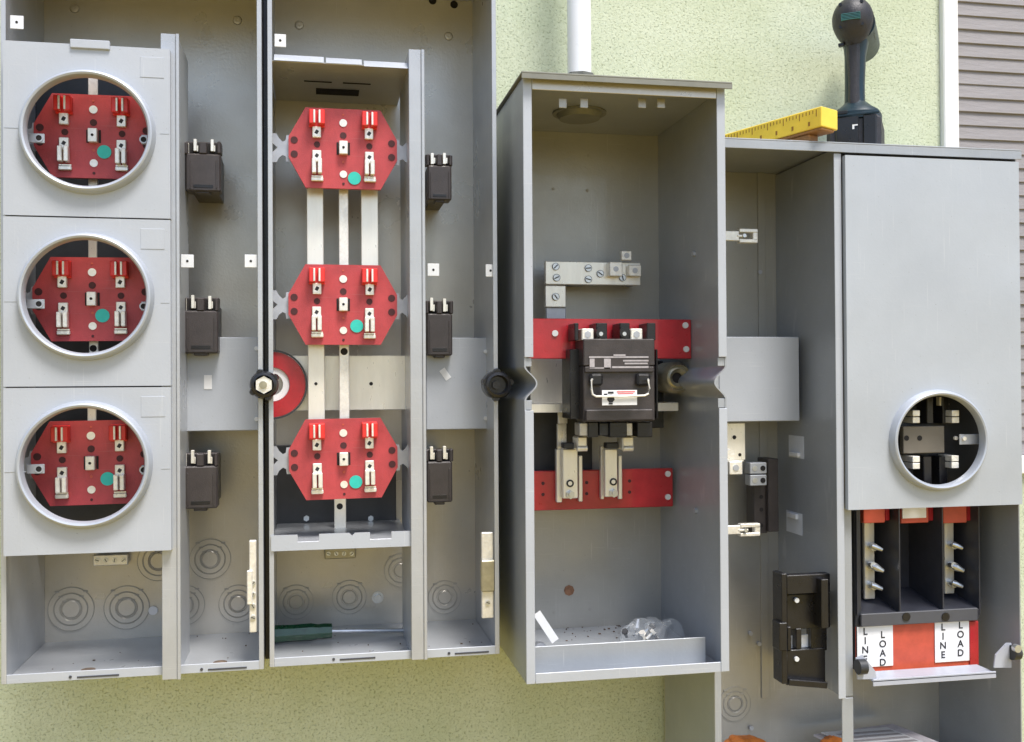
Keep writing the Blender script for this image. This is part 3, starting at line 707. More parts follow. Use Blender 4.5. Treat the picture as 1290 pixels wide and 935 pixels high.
# red insulator bars
def redbar(l, t_, r, b_, y, lab, extra):
    v = V((l+r)/2, b_, y); o = thing('insulator_bar', lab, 'insulator', v, 'red insulator bars in the breaker cabinet')
    MB().px(l, t_, r, b_, y, y+.012, .0012).build('bar', REDB, o)
    for px_, py_ in extra:
        x, z = at(px_, py_, y); MB().disc(x, z, y-.0025, .0045, .003, 18).build('rivet', TABM, o)
    return o
redbar(667, 402, 871, 452, 1.415, 'upper red insulator bar behind the black breaker', ((863, 410), (864, 440), (699, 420)))
lower = redbar(668, 592, 848, 641, 1.485, 'lower red insulator bar under the black breaker, crossed by two tin straps', ((841, 597), (841, 626)))
for px_, py_ in ((684, 609), (684, 623), (739, 608), (739, 622), (793, 606), (793, 620)):
    x, z = at(px_, py_, 1.485); MB().disc(x, z, 1.4843, .0026, .001, 12).build('bar_hole', HOLER, lower)

# dark arc shield behind breaker
o = MB().px(667, 516, 746, 600, 1.52, 1.53, .001).px(735, 455, 836, 540, 1.50, 1.52, .001).build('arc_shield', DARK, None, V(700, 600, 1.52))
tag(o, 'dark flat shield behind the straps below the black breaker', 'shield')
o = MB().px(668, 452.5, 725, 508, 1.535, 1.54, .001).px(668, 508, 855, 519, 1.45, 1.54, .001).build('through_bus_plate', TIN, None, V(700, 519, 1.5))
tag(o, 'tarnished tin bus plate passing behind the left side of the black breaker', 'bus plate')

# breaker
yb = 1.362
c = V(780, 530, yb); br = thing('circuit_breaker', 'large black circuit breaker with wire bail handle and white sticker', 'circuit breaker', c)
MB().px(735, 427, 825, 461, yb+.004, 1.412, .0015).px(735, 461, 825, 531, yb+.008, 1.412, .0015).build('case', BROWN, br)
MB().px(737, 462, 824, 469, yb+.003, yb+.0078, .001).px(738, 516, 823, 530, yb+.002, yb+.0078, .0015).build('front_step', BROWN, br)
MB().px(718, 440, 732, 528, yb+.03, 1.44, .001).px(826.5, 440, 829, 528, yb+.03, 1.41, .001).build('side_flange', BLACK, br)
for l, r in ((722, 729), (749, 765), (779, 793.5), (813, 826)):
    MB().px(l+2, 407, r, 429, yb+.012, 1.412, .001).build('terminal_barrier', BLACK, br)
for px_ in (740.5, 802):
    lg = MB().px(px_-7.5, 414, px_+7.5, 429, yb+.010, 1.41, .0012).build('terminal_lug', TIN2, br)
    x, z = at(px_, 421.5, yb+.01); MB().disc(x, z, yb+.009, .005, .002, 6).build('lug_screw', DSTEEL, lg)
for px_ in (757.5, 787):
    x, z = at(px_, 419, yb+.01); s_ = MB().disc(x, z, yb+.0085, .0078, .004, 24).build('terminal_screw', BLACK, br)
    MB().disc(x-.001, z-.002, yb+.0075, .003, .002, 10).build('screw_glint', STEEL, s_)
# printed rating label: bars of unreadable print
lb = MB().px(742, 447, 818, 466, yb+.0032, yb+.0038, 0).build('rating_label', BROWN, br)
m_ = MB()
for l, t_, r, b_ in ((742, 449, 817, 451), (743, 452, 749, 464), (761, 452, 769.5, 464.5), (743, 463, 769, 464.5), (771, 461.5, 817, 463.8), (785, 453.5, 817, 455.5), (787, 457, 816, 459), (773, 446.5, 788, 449.5)):
    m_.px(l, t_, r, b_, yb+.0026, yb+.0031, 0)
m_.build('label_print', SILV, lb)
m_ = MB().px(744, 471, 760, 486, yb-.002, yb+.0078, .003).px(803, 471, 820, 486, yb-.002, yb+.0078, .003).build('handle_boss', BLACK, br)
yh = yb-.012
A = lambda p, q, y=yh: V(p, q, y)
pts = [A(746, 478, yb), A(745.5, 479, yh), A(745, 490), A(746.5, 497), A(751, 499.5), A(782, 499.5), A(812, 498.5), A(817, 496), A(818, 490), A(817, 479), A(816.5, 478, yb)]
MB().tube(pts, .0016, 10).build('bail_handle', TIN2, br)
st = MB().px(758.5, 491.5, 802.5, 510.5, yh+.003, yh+.0036, 0).build('warning_sticker', WHITE, br)
m_ = MB().px(777, 493, 800, 494.2, yh+.0026, yh+.003, 0).px(778, 495.4, 798, 496.4, yh+.0026, yh+.003, 0).build('red_print', INKR, st)
m_ = MB(); x, z = at(769.5, 502.5, yh+.0028)
m_.disc(x, z, yh+.0022, .0055, .0008, 7).px(766, 493.5, 773, 496, yh+.0024, yh+.003, 0).px(761, 496, 765, 498, yh+.0024, yh+.003, 0).px(767, 507.5, 772, 509.5, yh+.0024, yh+.003, 0)
m_.build('black_emblem', INK, st)
# lower terminals
for l, r in ((741, 754), (768, 790), (803, 822)):
    MB().px(l, 532, r, 551, yb+.025, 1.45, .001).build('load_barrier', BLACK, br)
for px_ in (736, 761, 791):
    x, z = at(px_, 541, yb+.03); MB().px(px_-6, 533, px_+6, 549, yb+.03, 1.42, .001).disc(x, z, yb+.0292, .0048, .002, 14).build('load_lug', TAN if px_ != 761 else DARK, br)
# two tin straps from the breaker to the lower red bar
for i, (l, r, tl_, lab) in enumerate(((706, 728, 553, 'left tin strap bolted to the lower red bar, under the breaker'), (762, 781, 553, 'right tin strap bolted to the lower red bar, under the breaker'))):
    yy = 1.462; v = V((l+r)/2, 632, yy); o = thing('bus_strap', lab, 'bus strap', v, 'tin straps under the breaker')
    dx = 3 if i == 0 else 0
    MB().px(l+dx, 566, r+dx-3, 628-i*2, yy, yy+.010, .001).px(l-5, 566-i*4, l+dx-1, 633-i*4, yy+.012, yy+.022, .001).px(r+dx-2, 574, r+dx+3, 632-i*3, yy+.012, yy+.02, .001).build('strap_body', TIN, o)
    if i == 0: MB().px(703, 519, 715, 534, yy+.002, yy+.006, .001).px(702, 534, 714, 566, yy+.012, yy+.018, .001).build('strap_riser', TIN, o)
    cxp = (728, 747, 554)[0] if i == 0 else 786
    (MB().px(727, 550, 740, 567, yy-.03, yy-.002, .002) if i == 0 else MB().px(784, 550, 799, 567, yy-.03, yy-.002, .002)).build('hooked_end', TIN, o)
    q_ = V(733.5 if i == 0 else 791.5, 565, yy-.03); MB().cyl(q_+Vector((-.0075, .002, 0)), q_+Vector((.0075, .002, 0)), .0045, 16).build('rolled_edge', TIN2, o)
    MB().px(710 if i == 0 else 764, 558, 727 if i == 0 else 784, 565, yy-.012, yy+.004, .001).build('strap_bend', DARK, o)
    mxp = (l+r)/2+1
    x, z = at(mxp, 609-i*2, yy); b_ = MB().lathe(x, z, [(.0056, yy-.002), (.0056, yy-.0005), (.0034, yy-.0005), (.0034, yy-.002)], 20).disc(x, z, yy-.0008, .0034, .001).build('strap_ring', INK, o); MB().disc(x, z, yy-.0014, .0032, .001).build('ring_centre', TIN2, o)
    x, z = at(mxp, 623-i*2, yy); MB().disc(x, z, yy-.005, .0066, .005, 6).disc(x, z+.001, yy-.008, .0036, .003, 14).build('strap_bolt', STEEL, o)

# loose things on the cabinet floor
yy = YM+.11
v = V(690, 805, yy); o = MB().px(683, 768, 693, 812, yy, yy+.0008, 0, R_(-33)).build('paper_strip', WHITE, None, v); tag(o, 'folded white paper strip leaning in the left corner of the breaker cabinet floor', 'paper')
v = Vector((at(683, 812, yy)[0], yy+.01, zb+.006)); o = MB().lathe(v.x, v.z+.006, [(.0035, v.y-.004), (.009, v.y-.004), (.009, v.y+.012), (.0035, v.y+.012)], 20).build('knockout_plug', DSTEEL, None, v); tag(o, 'small dark metal ring lying beneath the paper strip', 'metal ring')
# plastic bag with screws
v = V(815, 806, YM+.12); v.z = zb+.003
bag = thing('plastic_bag', 'small clear plastic bag of screws lying on the breaker cabinet floor', 'plastic bag', v)
t_ = bmesh.new(); bmesh.ops.create_icosphere(t_, subdivisions=4, radius=1)
from mathutils import noise as NZ
for q in t_.verts:
    p = q.co; k = .75+.35*NZ.noise(p*1.6+Vector((3, 1, 2)))+.16*abs(NZ.noise(p*4.5)); q.co = Vector((p.x*.056*k, p.y*.036*k, max(-.2, p.z)*.054*k))+v+Vector((.006, 0, .008))
mb = MB(); mb.add(t_); mb.build('bag_film', PLASTIC, bag)
rnd = random.Random(3)
for k in range(11):
    p = v+Vector((rnd.uniform(-.036, .004), rnd.uniform(-.034, .0), rnd.uniform(.008, .030))); dv = Vector((rnd.uniform(-1, 1), rnd.uniform(-.6, .6), rnd.uniform(-.2, 1))).normalized()*rnd.uniform(.008, .015)
    MB().cyl(p, p+dv, .0022, 8).cyl(p+dv*.9, p+dv*1.25, .0048, 6).build('bagged_screw', (STEEL, DARK, TIN2, DARK)[k % 4], bag)
MB().tube([v+Vector((-.020, 0, .02)), v+Vector((-.016, -.002, .032)), v+Vector((-.013, 0, .044))], [.002, .0035, .002], 8).build('bag_twist', DSTEEL, bag)

# ------------------------------------------------------------------ right cabinet
rx0 = x1+.003; rx1 = at(1285, 450, YR)[0]; rzt = at(1100, 184, YR)[1]; rzb = .86
rc_ = thing('meter_main_cabinet', 'wide grey cabinet at far right with pale door and round meter window', 'electrical cabinet', (rx0, YW, rzb))
xd = at(1061, 450, YR)[0]          # wall between the open bay and the door bay
MB().box(rx0, rx1, YB-.003, YB, rzb, rzt).build('back_panel', TAN2, rc_)
fz = at(905, 846, YR)[1]
MB().box(rx0, rx0+t, YR+.002, YB-.003, rzb, rzt).box(rx0, rx0+.010, YR, YR+.0018, rzb, rzt-.02, .0005).build('side_panel', GREY2, rc_)
zdoorb = at(1170, 640, YR)[1]
MB().box(rx1-t, rx1, YR+.004, YB-.003, rzb, rzt).build('side_panel', GREY2, rc_)
zs_ = at(1060, 880, YR)[1]
MB().box(xd-.0115, xd, YR-.002, YR-.0002, zs_, rzt-.0135, .0005).build('bay_flange', COVER, rc_)
MB().box(xd-.002, xd, YR, YB-.003, zs_, rzt-.003).build('bay_divider', GREY2, rc_)
MB().box(xd-.002, xd+.016, YR+.006, YR+.008, rzb, zs_-.002, .0006).box(xd+.0005, xd+.017, YR+.008, YR+.010, zs_, zdoorb+.02, .0006).build('corner_post', GREY2, rc_)
MB().box(rx0-.001, rx1+.002, YR-.006, YB, rzt, rzt+.0022, .0006).box(rx0-.001, rx1+.002, YR-.006, YR-.0042, rzt-.0125, rzt-.0002, .0005).build('roof_panel', GREY2, rc_)
# door with round window
zrow = at(1176, 198, YR-.012)[1]
dcov, ext = plate_cover(rc_, 1067, 1286, 199.5, 639.5, (1185, 555), 60.5, 63.2, DOOR, Y=YR-.010, proud=.012, skirt=.009)
dcov.name = 'door'
# meter block behind the window
yk = 1.378
c = V(1180, 600, yk); ms = thing('window_meter_socket', 'dark meter socket with four bright jaws behind the round window of the pale door', 'meter socket', c)
MB().px(1122, 490, 1250, 625, yk+.02, yk+.026, .001).build('back_board', DARK, ms)
MB().px(1138, 537, 1190, 571, yk-.012, yk-.002, .001).build('beige_plate', mat('beige_plate', (.17, .15, .12), .5), ms)
for px_ in (1142, 1158.5): 
    x, z = at(px_, 552, yk-.012); MB().disc(x, z, yk-.0125, .004, .001).build('plate_hole', HOLE, ms)
for l, r in ((1168, 1176), (1188, 1196)): MB().px(l, 500, r, 534, yk-.008, yk+.02, .001).px(l-4, 575, r-2, 612, yk-.008, yk+.02, .001).build('plastic_rib', BLACK, ms)
for px_, py_ in ((1154.5, 525), (1204, 525), (1154.5, 583), (1203.5, 582)):
    MB().px(px_-4.5, py_-8, px_+4.5, py_-.6, yk-.024, yk+.01, .0006).px(px_-4.5, py_+.6, px_+4.5, py_+8, yk-.024, yk+.01, .0006).build('meter_jaw', TIN2, ms)
    MB().px(px_-8.5, py_-8, px_-5, py_+8, yk-.01, yk+.01, .0006).build('jaw_block', BROWN, ms)
MB().px(1184, 500, 1187, 511, yk-.004, yk+.006, .0005).px(1187, 508, 1196, 511, yk-.004, yk+.006, .0005).build('wire_guide', TIN, ms)
ar = MB().px(1209, 547, 1240, 560, yk-.028, yk-.026, .0008).build('lock_arm', DSTEEL, ms)
x, z = at(1214, 552.5, yk-.028); MB().disc(x, z, yk-.031, .0032, .003, 8).build('arm_screw', TIN2, ar)
x, z = at(1204, 552, yk-.02); MB().disc(x, z, yk-.022, .003, .004, 8).build('arm_screw', TIN2, ar)

# raceway cover, clips, labels in the open bay
MB().px(906, 424.5, 1007, 531, 1.455, YB-.003, .001).build('raceway_cover', COVER, rc_)
MB().px(900, 190, 905, 200, 1.50, 1.51, .001)
MB().px(957, 200, 966.5, 880, YB-.006, YB-.0031, .0005).build('back_fold', TAN2, rc_)
for px_, py_, r in ((925, 886, .028),): knockout(rc_, px_, py_, r)
for px_, py_ in ((945, 798), (956, 811), (946, 917), (957, 343)):
    x, z = at(px_, py_, YB-.006); MB().disc(x, z, YB-.009, .0036, .004, 10).build('rivet', DSTEEL, rc_)
def clip(l, t_, r, b_, y, lab):
    v = V((l+r)/2, b_, y); o = thing('fuse_clip', lab, 'metal clip', v, 'bright metal clips in the open bay')
    h_ = b_-t_; w = r-l
    MB().px(l, t_+h_*.15, l+w*.5, b_-h_*.15, y, y+.006, .001).px(l+w*.5, t_, r, t_+h_*.28, y, y+.012, .001).px(l+w*.5, b_-h_*.28, r, b_, y, y+.012, .001).px(r-w*.14, t_+h_*.2, r, b_-h_*.2, y+.001, y+.012, .001).px(l+w*.45, t_+h_*.42, r-w*.3, t_+h_*.6, y-.001, y+.006, .0008).build('clip_body', TIN2, o)
    x, z = at(l+w*.62, (t_+b_)/2, y); MB().disc(x, z, y-.003, .003, .004, 8).build('clip_screw', STEEL, o)
clip(908, 288, 955, 306, 1.45, 'bright forked metal clip in the upper part of the open bay')
clip(908, 660, 958, 676, 1.45, 'bright bent metal clip in the lower part of the open bay')
v = V(930, 597, 1.47); o = thing('ground_strap', 'pale metal strap with a screw lug hanging below the raceway cover in the open bay', 'ground strap', v)
MB().px(908, 533, 939, 580, 1.475, 1.48, .001).px(908, 580, 937, 582, 1.475, 1.48, .0005).build('strap', TIN, o)
for p, r in (((925, 551), .0032), ((932, 573), .0026)):
    x, z = at(*p, 1.475); MB().disc(x, z, 1.4745, r, .001, 14).build('strap_hole', HOLE, o)
lg = MB().px(919, 581.5, 935.5, 598, 1.45, 1.474, .001).build('wire_lug', TIN2, o)
x, z = at(927, 589.5, 1.45); MB().disc(x, z, 1.4488, .0048, .002, 16).build('lug_screw', DSTEEL, lg)
x, z = at(919, 572, 1.46); MB().disc(x, z, 1.455, .008, .010, 6).build('hex_bolt', TIN2, o)
v = V(965, 670, 1.50); o = thing('neutral_block', 'dark terminal block with two square metal lugs in the open bay', 'terminal block', v)
MB().px(950, 606, 967, 672, 1.50, 1.53, .001).px(968, 578, 981, 670, 1.49, 1.53, .001).build('block_body', BROWN, o)
for t__, b__ in ((583, 597), (598.5, 612)):
    lg = MB().px(945, t__, 966, b__, 1.48, 1.50, .001).build('square_lug', DSTEEL, o)
    for px_ in (951, 961):
        x, z = at(px_, (t__+b__)/2, 1.48); MB().disc(x, z, 1.4792, .0042, .002, 16).build('lug_hole', HOLE if px_ > 955 else STEEL, lg)
for py_ in (626, 642, 662):
    x, z = at(959, py_, 1.50); MB().disc(x, z, 1.4992, .0032, .001, 14).build('block_hole', HOLE, o)
def flank_label(l, t_, r, b_, lab):
    """clear plastic tag stuck on the divider flank"""
    X_ = xd-.002; yc = 1.43
    ps = []
    for px_ in (l, r):                 # depth at which the divider flank is seen at this column
        lo, hi = 1.34, 1.57
        for _ in range(40):
            md = (lo+hi)/2
            if at(px_, (t_+b_)/2, md)[0] > X_: hi = md
            else: lo = md
        ps.append(lo)
    ya, yb_ = ps; ym = (ya+yb_)/2
    z1 = at((l+r)/2, t_, ym)[1]; z0 = at((l+r)/2, b_, ym)[1]
    o = MB().box(X_-.0006, X_-.0001, yb_, ya, z0, z1, .0002).build('adhesive_clip', mat('frosted_white', (.66, .69, .74), .35), None, Vector((X_, ym, z0)))
    tag(o, lab, 'clip', 'small white clips on the bay flank')
    MB().box(X_-.006, X_-.0007, yb_+(ya-yb_)*.2, yb_+(ya-yb_)*.8, z0+.002 if t_ < 600 else z1-.010, z0+.009 if t_ < 600 else z1-.002, .001).build('clip_hook', WHITE, o)
flank_label(994, 549, 1013, 577, 'small white clip on the flank left of the door, upper of two')
flank_label(991, 645, 1011, 672, 'small white clip on the flank left of the door, lower of two')

# black plastic bracket on the divider flank
X_ = xd-.004
def ydep(px_, py_, X__):
    lo, hi = 1.30, 1.57
    for _ in range(40):
        md = (lo+hi)/2
        if at(px_, py_, md)[0] > X__: hi = md
        else: lo = md
    return lo
bb = thing('black_bracket', 'tall black plastic bracket standing in the open bay beside the divider', 'bracket', V(1000, 868, 1.44))
yk2 = 1.366
MB().px(985, 723, 992, 862, yk2, yk2+.03, .001).px(982, 785, 992, 820, yk2-.004, yk2+.02, .001).build('left_rail', BLACK, bb)
MB().px(991, 724, 1046, 748, yk2+.004, yk2+.02, .001).px(991, 748, 1046, 792, yk2+.014, yk2+.03, .001).px(991, 818, 1040, 862, yk2+.012, yk2+.03, .001).px(1022, 790, 1042, 820, yk2+.014, yk2+.03, .001).px(1003, 792, 1010, 818, yk2+.012, yk2+.03, .001).px(992, 790, 997, 820, yk2+.010, yk2+.03, .001).build('web', BLACK, bb)
MB().px(994, 858, 1043, 866, yk2-.002, yk2+.03, .001, R_(8)).px(1035, 730, 1044, 792, yk2-.01, yk2+.02, .001).build('rib', BLACK, bb)
MB().px(993, 800, 1022, 817, yk2+.024, yk2+.026, .001).build('pale_insert', TABM, bb)
for p in ((1003, 756), (1003, 830)):
    x, z = at(*p, yk2+.012); MB().disc(x, z, yk2+.009, .0036, .004, 12).build('screw_head', TABM, bb)

# test block below the door
yt = 1.40
v = V(1155, 840, yt); tb = thing('test_block', 'black three bay terminal block with red blocks and LINE LOAD labels below the pale door', 'terminal block', v)
MB().px(1078, 645, 1235, 770, yt+.09, yt+.10, .001).build('rear_wall', CHAR, tb)
def wall_at(px_, t_, b_, w=.0022, m=CHAR, deep=.09, y=yt):
    x, _ = at(px_, 700, y); z1 = at(px_, t_, y)[1]; z0 = at(px_, b_, y)[1]
    MB().box(x-w/2, x+w/2, y, y+deep, z0, z1, .0005).build('barrier', m, tb)
for px_ in (1080, 1133.5, 1188, 1234): wall_at(px_, 634, 775)
MB().px(1077, 640, 1085, 845, yt+.004, yt+.03, .001).build('end_wall', DARK, tb)
zf = at(1158, 770, yt)[1]
sf = MB().box(at(1084, 770, yt)[0], at(1234, 770, yt)[0], yt+.001, yt+.09, zf-.018, zf-.002, .001)
sf.xf(lambda q: Vector((q.x, q.y, q.z+(q.y-yt)*.22))); sf.build('sloping_floor', CHAR, tb)
MB().px(1085, 770, 1232, 786, yt-.004, yt+.001, .001).build('front_ledge', mat('ledge_grey', (.075, .078, .090), .4), tb)
for px_ in (1141.5, 1191):
    x, z = at(px_, 777, yt-.004); MB().disc(x, z, yt-.0055, .0065, .003, 20).build('ledge_plug', BLACK, tb)
for l, r in ((1088, 1121), (1135, 1176), (1188, 1224)):
    rb = MB().px(l, 636, r-6, 659, yt+.015, yt+.05, .001).build('red_block', ORED, tb)
    MB().px(r-6, 636, r, 656, yt+.02, yt+.06, .001).build('block_side', REDB, rb)
MB().px(1137, 636, 1167, 653, yt+.012, yt+.0148, .0005).build('white_tag', WHITE, tb)
rnd = random.Random(5)
for l, r, b_ in ((1089, 1102, 755), (1190, 1202, 748)):
    yy = yt+.045
    bar = MB().px(l, 655, r, b_, yy, yy+.006, .001).build('contact_bar', TIN, tb)
    for py_ in (688 if l < 1100 else 686, 713, 737 if l < 1100 else 734):
        c = V((l+r)/2+1, py_, yy)
        big = py_ == 713
        m_ = MB().cyl(c, c-Vector((0, .012, 0)), .0058, 14)
        dv = Vector((.010, -.004, -.0035)) if not big else Vector((.011, -.006, -.005))
        m_.tube([c+Vector((-.006, -.013, .003)), c+Vector((0, -.014, .001)), c+Vector((0, -.013, 0))+dv], [.0034, .0046 if not big else .0066, .0030], 10)
        if big: m_.cyl(c+Vector((-.004, -.006, .003)), c+Vector((-.004, -.016, .004)), .0052, 8)
        m_.build('wing_screw', STEEL, bar)
rs = MB().px(1078, 785, 1232, 843, yt+.004, yt+.006, .0005).build('red_sheet', ORED, tb)
MB().px(1222, 783, 1233, 838, yt+.001, yt+.0038, .0005).build('sheet_edge', REDB, rs)
for l, r, words in ((1080, 1125, ((1090, 'LINE', 793), (1112, 'LOAD', 797))), (1178, 1221, ((1188, 'LINE', 787.5), (1210, 'LOAD', 785)))):
    tt = 789 if l < 1100 else 782.5
    pl = MB().px(l, tt, r, tt+51, yt+.0022, yt+.0036, 0).build('white_label', WHITE, rs)
    for px_, w, y0_ in words:
        for k, ch in enumerate(w):
            x, z = at(px_, y0_+3+k*11.6, yt+.002)
            text('letter', ch, x, z, yt+.0018, .0148, INK, pl)
# shelf bracket under the labels
ysf = YR-.006
v = V(1180, 862, ysf); sb = MB().px(1107, 845, 1254, 852, ysf+.001, ysf+.05, .0008)
x0s, x1s = at(1100, 850, ysf)[0], at(1255, 850, ysf)[0]; zs0 = at(1178, 851, ysf)[1]
sb = MB().box(x0s, x1s, ysf, ysf+.045, zs0-.004, zs0-.002, .0004).box(x0s, x1s, ysf, ysf+.0018, zs0-.010, zs0+.000, .0004).build('shelf_bracket', SHELF, None, v)
tag(sb, 'pale lavender metal shelf bracket under the LINE LOAD labels', 'bracket')
for ps_ in (((1080, 830), (1088, 826), (1104, 846), (1106, 856), (1082, 857)), ((1254, 842), (1256, 826), (1270, 811), (1276, 811), (1276, 842))):
    MB().prism([at(*q_, ysf) for q_ in ps_], ysf+.003, ysf+.0055).build('bracket_ear', SHELF, sb)
for px_, py_, m__ in ((1085, 840, DARK), (1278, 822, DARK)):
    c = V(px_, py_, ysf); MB().cyl((c.x-.006, c.y, c.z), (c.x+.006, c.y, c.z), .011, 18).build('knob', m__, sb)
c = V(1276, 815, ysf-.004); MB().disc(c.x, c.z, ysf-.016, .0058, .008, 18).build('knob_screw', STEEL, sb)

# papers and orange bundle at the very bottom of the cabinet
v = V(1130, 925, 1.44)
np_ = thing('newspaper', 'folded printed newspaper lying in the bottom of the right cabinet', 'newspaper', v)
z0 = at(1130, 921, 1.50)[1]
m_ = MB().box(at(1068, 925, 1.46)[0], at(1172, 925, 1.46)[0], 1.37, 1.53, z0-.006, z0-.002, .0008).xf(lambda q: Vector((q.x+(q.y-1.44)*-.25, q.y, q.z+.004*math.sin(q.x*60)))); m_.build('folded_sheets', PAPER, np_)
m_ = MB().box(at(1075, 925, 1.46)[0], at(1165, 925, 1.46)[0], 1.36, 1.52, z0-.0015, z0+.0005, .0005).xf(lambda q: Vector((q.x+(q.y-1.44)*-.30, q.y, q.z))); m_.build('top_sheet', WHITE, np_)
m_ = MB(); 
for k in range(9): m_.box(at(1082+k*.5, 925, 1.46)[0], at(1082+k*.5+70, 925, 1.46)[0], 1.37+k*.016, 1.378+k*.016, z0+.0006, z0+.0009, 0)
m_.xf(lambda q: Vector((q.x+(q.y-1.44)*-.30, q.y, q.z))).build('print_line', SILV, np_)
for (px_, py_, rx_, lab) in ((938, 941, .035, 'orange leather glove lying in the bottom of the open bay'), (1052, 942, .022, 'small brown and orange bundle beside the folded newspaper')):
    v = V(px_, py_, 1.47)
    t_ = bmesh.new(); bmesh.ops.create_icosphere(t_, subdivisions=4, radius=1)
    for q in t_.verts:
        p = q.co.copy(); k = .9+.28*NZ.noise(p*1.7+Vector((px_, 0, 0)))+.08*NZ.noise(p*6); q.co = Vector((p.x*rx_*k, p.y*.03*k, p.z*.018*k))+v
    mb = MB(); mb.add(t_); o = mb.build('work_glove' if px_ < 1000 else 'cloth_bundle', ORNG, None, v); tag(o, lab, 'glove' if px_ < 1000 else 'bundle')
MB().box(rx0+t, rx1-t, YR+.01, YB-.004, rzb+.001, rzb+.003).build('floor_panel', GREY2, rc_)

# ------------------------------------------------------------------ yellow level and drill on the roof
zr = rzt+.0025
p_near = V(1041, 147, 1.325); 
lv = thing('spirit_level', 'yellow ruled bar lying on the right cabinet roof beside the drill', 'level', (p_near.x, 1.325, zr))
L_ = .31; hgt = .026; wid = .040
th = math.atan2(1.50-1.325, -(p_near.x-at(905, 160, 1.50)[0]))   # towards the wall and to the left
ux = Vector((math.cos(th), math.sin(th), 0)); uy = Vector((-math.sin(th), math.cos(th), 0))
o0 = Vector((at(1035, 145, 1.325)[0], 1.325, zr+.0015))
def lvp(a, b, c_): return o0+ux*a-uy*b*-1*0+(-uy)*(-b)*0+Vector((0, 0, c_))+Vector((wid, .004, 0))*0
def obox(m__, a0, a1, b0, b1, c0, c1):
    m__.box(a0, a1, b0, b1, c0, c1, .0012)
hgt = .029
m_ = MB(); obox(m_, 0, L_, 0, .040, .004, .004+hgt)
perp = Vector((ux.y, -ux.x, 0)) ; perp = perp if perp.x > 0 else -perp
def tr(q): return o0+ux*q.x+perp*q.y+Vector((0, 0, q.z+.011-.035*q.x))
tilt = lambda q: Vector((q.x, q.y, q.z))
m_.xf(tr).build('bar', YEL, lv)
m_ = MB(); obox(m_, .002, L_-.002, .002, .034, 0, .0038); obox(m_, .025, .09, .006, .028, -.0105, -.0002); m_.xf(tr).build('base_strip', WOOD, lv)
m_ = MB()
for k in range(52):
    a_ = .008+k*.0057; hh_ = .010 if k % 5 == 0 else .005
    m_.box(a_, a_+.0012, -.0004, .0001, .004+hgt-hh_-.003, .004+hgt-.003, 0)
    if k % 5 == 2: m_.box(a_, a_+.0032, -.0004, .0001, .009, .015, 0)
m_.xf(tr).build('ruler_mark', mat('brown_mark', (.30, .15, .02), .6), lv)

# cordless drill, seen from behind, standing on its battery
yd = 1.44
bx_ = V(1078, 178, yd)
dr = thing('cordless_drill', 'black and teal cordless drill standing on its battery on the cabinet roof', 'drill', (bx_.x, yd, zr))
dr.rotation_euler.z = -.60
def P_(px_, py_): return V(px_, py_, yd)
sc = yd/F
zbt = zr+.001; ztb = P_(1078, 151)[2]
xl_, xr_ = P_(1046, 165).x, P_(1108, 165).x
bt = MB().box(xl_+.002, xr_-.002, yd-.03, yd+.07, zbt, ztb, .006).build('battery', RUBB, dr)
MB().box(xl_+.016, P_(1083, 165).x, yd-.034, yd-.028, zbt+.003, ztb-.002, .002).box(P_(1086, 1).x+.000, xr_-.008, yd-.034, yd-.028, zbt+.003, ztb-.002, .002).build('battery_face', BLACK, bt)
x, z = at(1094, 159, yd-.034); MB().box(x-.004, x+.004, yd-.0348, yd-.0342, z+.001, z+.003, 0).box(x-.004, x-.001, yd-.0348, yd-.0342, z-.004, z+.001, 0).build('battery_mark', WHITE, bt)
# foot of the handle
fm = MB()
secs = [(ztb-.004, .0385, .048, 0), (ztb+.007, .0385, .048, 0), (ztb+.013, .035, .044, 0), (ztb+.019, .026, .036, 0), (ztb+.026, .018, .030, 0)]
def loft(m__, secs, cx_, cy_, seg=20, pw=2.6):
    rings = []
    for z_, rx__, ry__, ox in secs:
        ring = []
        for k in range(seg):
            a_ = 2*math.pi*k/seg; c_, s_ = math.cos(a_), math.sin(a_)
            ring.append(m__.bm.verts.new((cx_+ox+rx__*math.copysign(abs(c_)**(2/pw), c_), cy_+ry__*math.copysign(abs(s_)**(2/pw), s_), z_)))
        rings.append(ring)
    for a_, b__ in zip(rings, rings[1:]):
        for k in range(seg): m__.bm.faces.new((a_[k], a_[(k+1) % seg], b__[(k+1) % seg], b__[k]))
    m__.bm.faces.new(rings[0][::-1]); m__.bm.faces.new(rings[-1]); return m__
loft(fm, secs, bx_.x, yd+.015); fm.build('handle_foot', TEALG, dr)
zn = P_(1078, 62).z
hm = MB(); loft(hm, [(ztb+.020, .0175, .026, 0), (ztb+.03, .0155, .023, -.001), ((ztb+zn)/2, .0150, .022, -.001), (zn-.01, .0160, .024, 0), (zn+.012, .019, .028, .001)], P_(1077, 100).x, yd+.01); hm.build('handle', TEALG, dr)
hm = MB(); loft(hm, [(ztb+.022, .0105, .022, 0), ((ztb+zn)/2, .0098, .020, 0), (zn+.006, .0125, .024, 0)], P_(1077, 100).x-.001, yd+.003, 16); hm.build('rubber_grip', RUBB, dr)
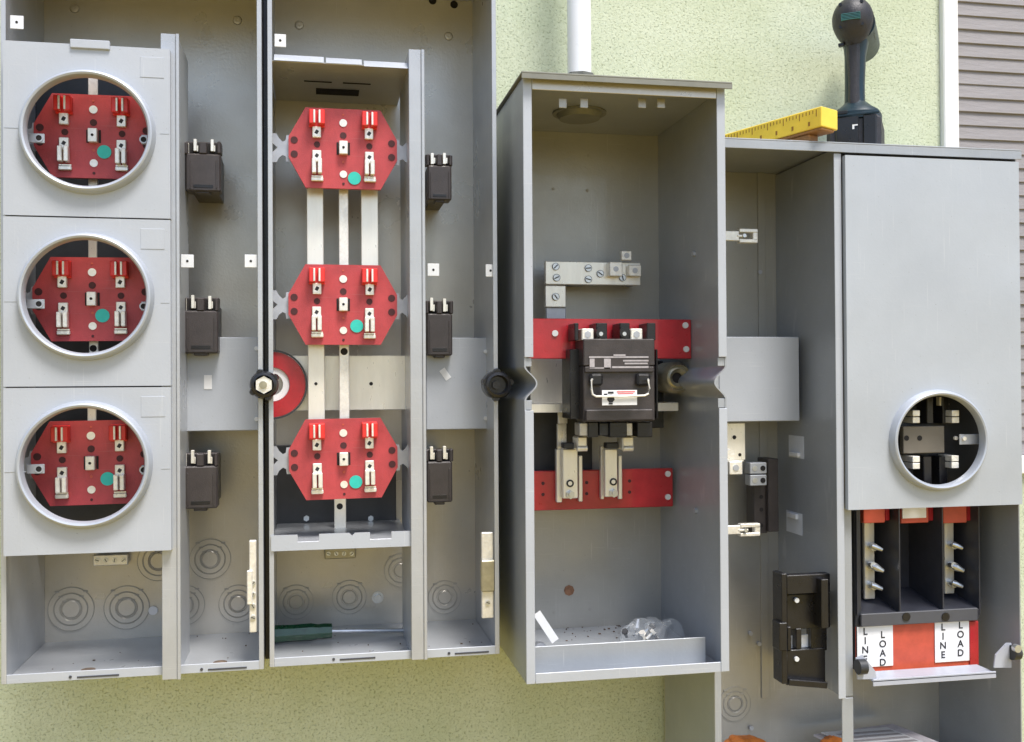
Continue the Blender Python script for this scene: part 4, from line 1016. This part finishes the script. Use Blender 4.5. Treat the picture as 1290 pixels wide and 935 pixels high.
ch = P_(1075, 27); rad = 27*sc
hd = MB(); N = 12
t_ = bmesh.new(); bmesh.ops.create_uvsphere(t_, u_segments=40, v_segments=24, radius=1)
for q in t_.verts:
    p = q.co; zz_ = p.z; wv = 1.0 if zz_ > 0 else 1-.22*zz_*zz_
    q.co = Vector((p.x*rad*wv, p.y*.035+(.0), zz_*rad*(1.08 if zz_ > 0 else 1.45)))+Vector((ch.x, yd-.01, ch.z))
hd.add(t_); hd.build('motor_cap', RUBB, dr)
MB().cyl((ch.x+.004, yd, ch.z-.004), (ch.x+.004, yd+.115, ch.z-.004), rad*.93, 36).cyl((ch.x+.004, yd+.115, ch.z-.004), (ch.x+.004, yd+.125, ch.z-.004), .02, 30, .012).build('motor_housing', TEALG, dr)
m_ = MB()
for k in range(5):
    m_.box(ch.x-.014, ch.x+.014, yd-.046, yd-.040, ch.z-.004-k*.0022+.002, ch.z-.0032-k*.0022+.002, 0)
m_.build('vent_slot', mat('worn_teal_print', (.06, .20, .22), .5), dr)
MB().box(P_(1062, 57).x-.003, P_(1062, 57).x+.006, yd-.02, yd-.012, P_(1062, 60).z, P_(1062, 56).z, .001).build('direction_switch', BLACK, dr)

for k in range(4):      # cap screws
    a = .8+k*math.pi/2
    p = Vector((ch.x+rad*.72*math.cos(a), yd-.031, ch.z+rad*.80*math.sin(a))); MB().cyl(p, p-Vector((0, .006, 0)), .0026, 8).build('cap_screw', BLACK, dr)
MB().cyl((ch.x, yd-.004, ch.z), (ch.x, yd+.000, ch.z), rad*1.02, 40).build('housing_seam', BLACK, dr)
for k in range(6):
    z_ = ch.z+.004-k*.0042; MB().box(ch.x+rad*.93, ch.x+rad*.99, yd+.02, yd+.05, z_, z_+.0018, 0).build('side_vent', BLACK, dr)
MB().box(xl_+.004, xr_-.004, yd-.0335, yd-.029, ztb-.001, ztb+.003, .001).build('battery_latch', TEALG, dr)
MB().box(xl_+.020, xl_+.034, yd-.0345, yd-.030, ztb+.003, ztb+.008, .001).build('latch_button', BLACK, dr)
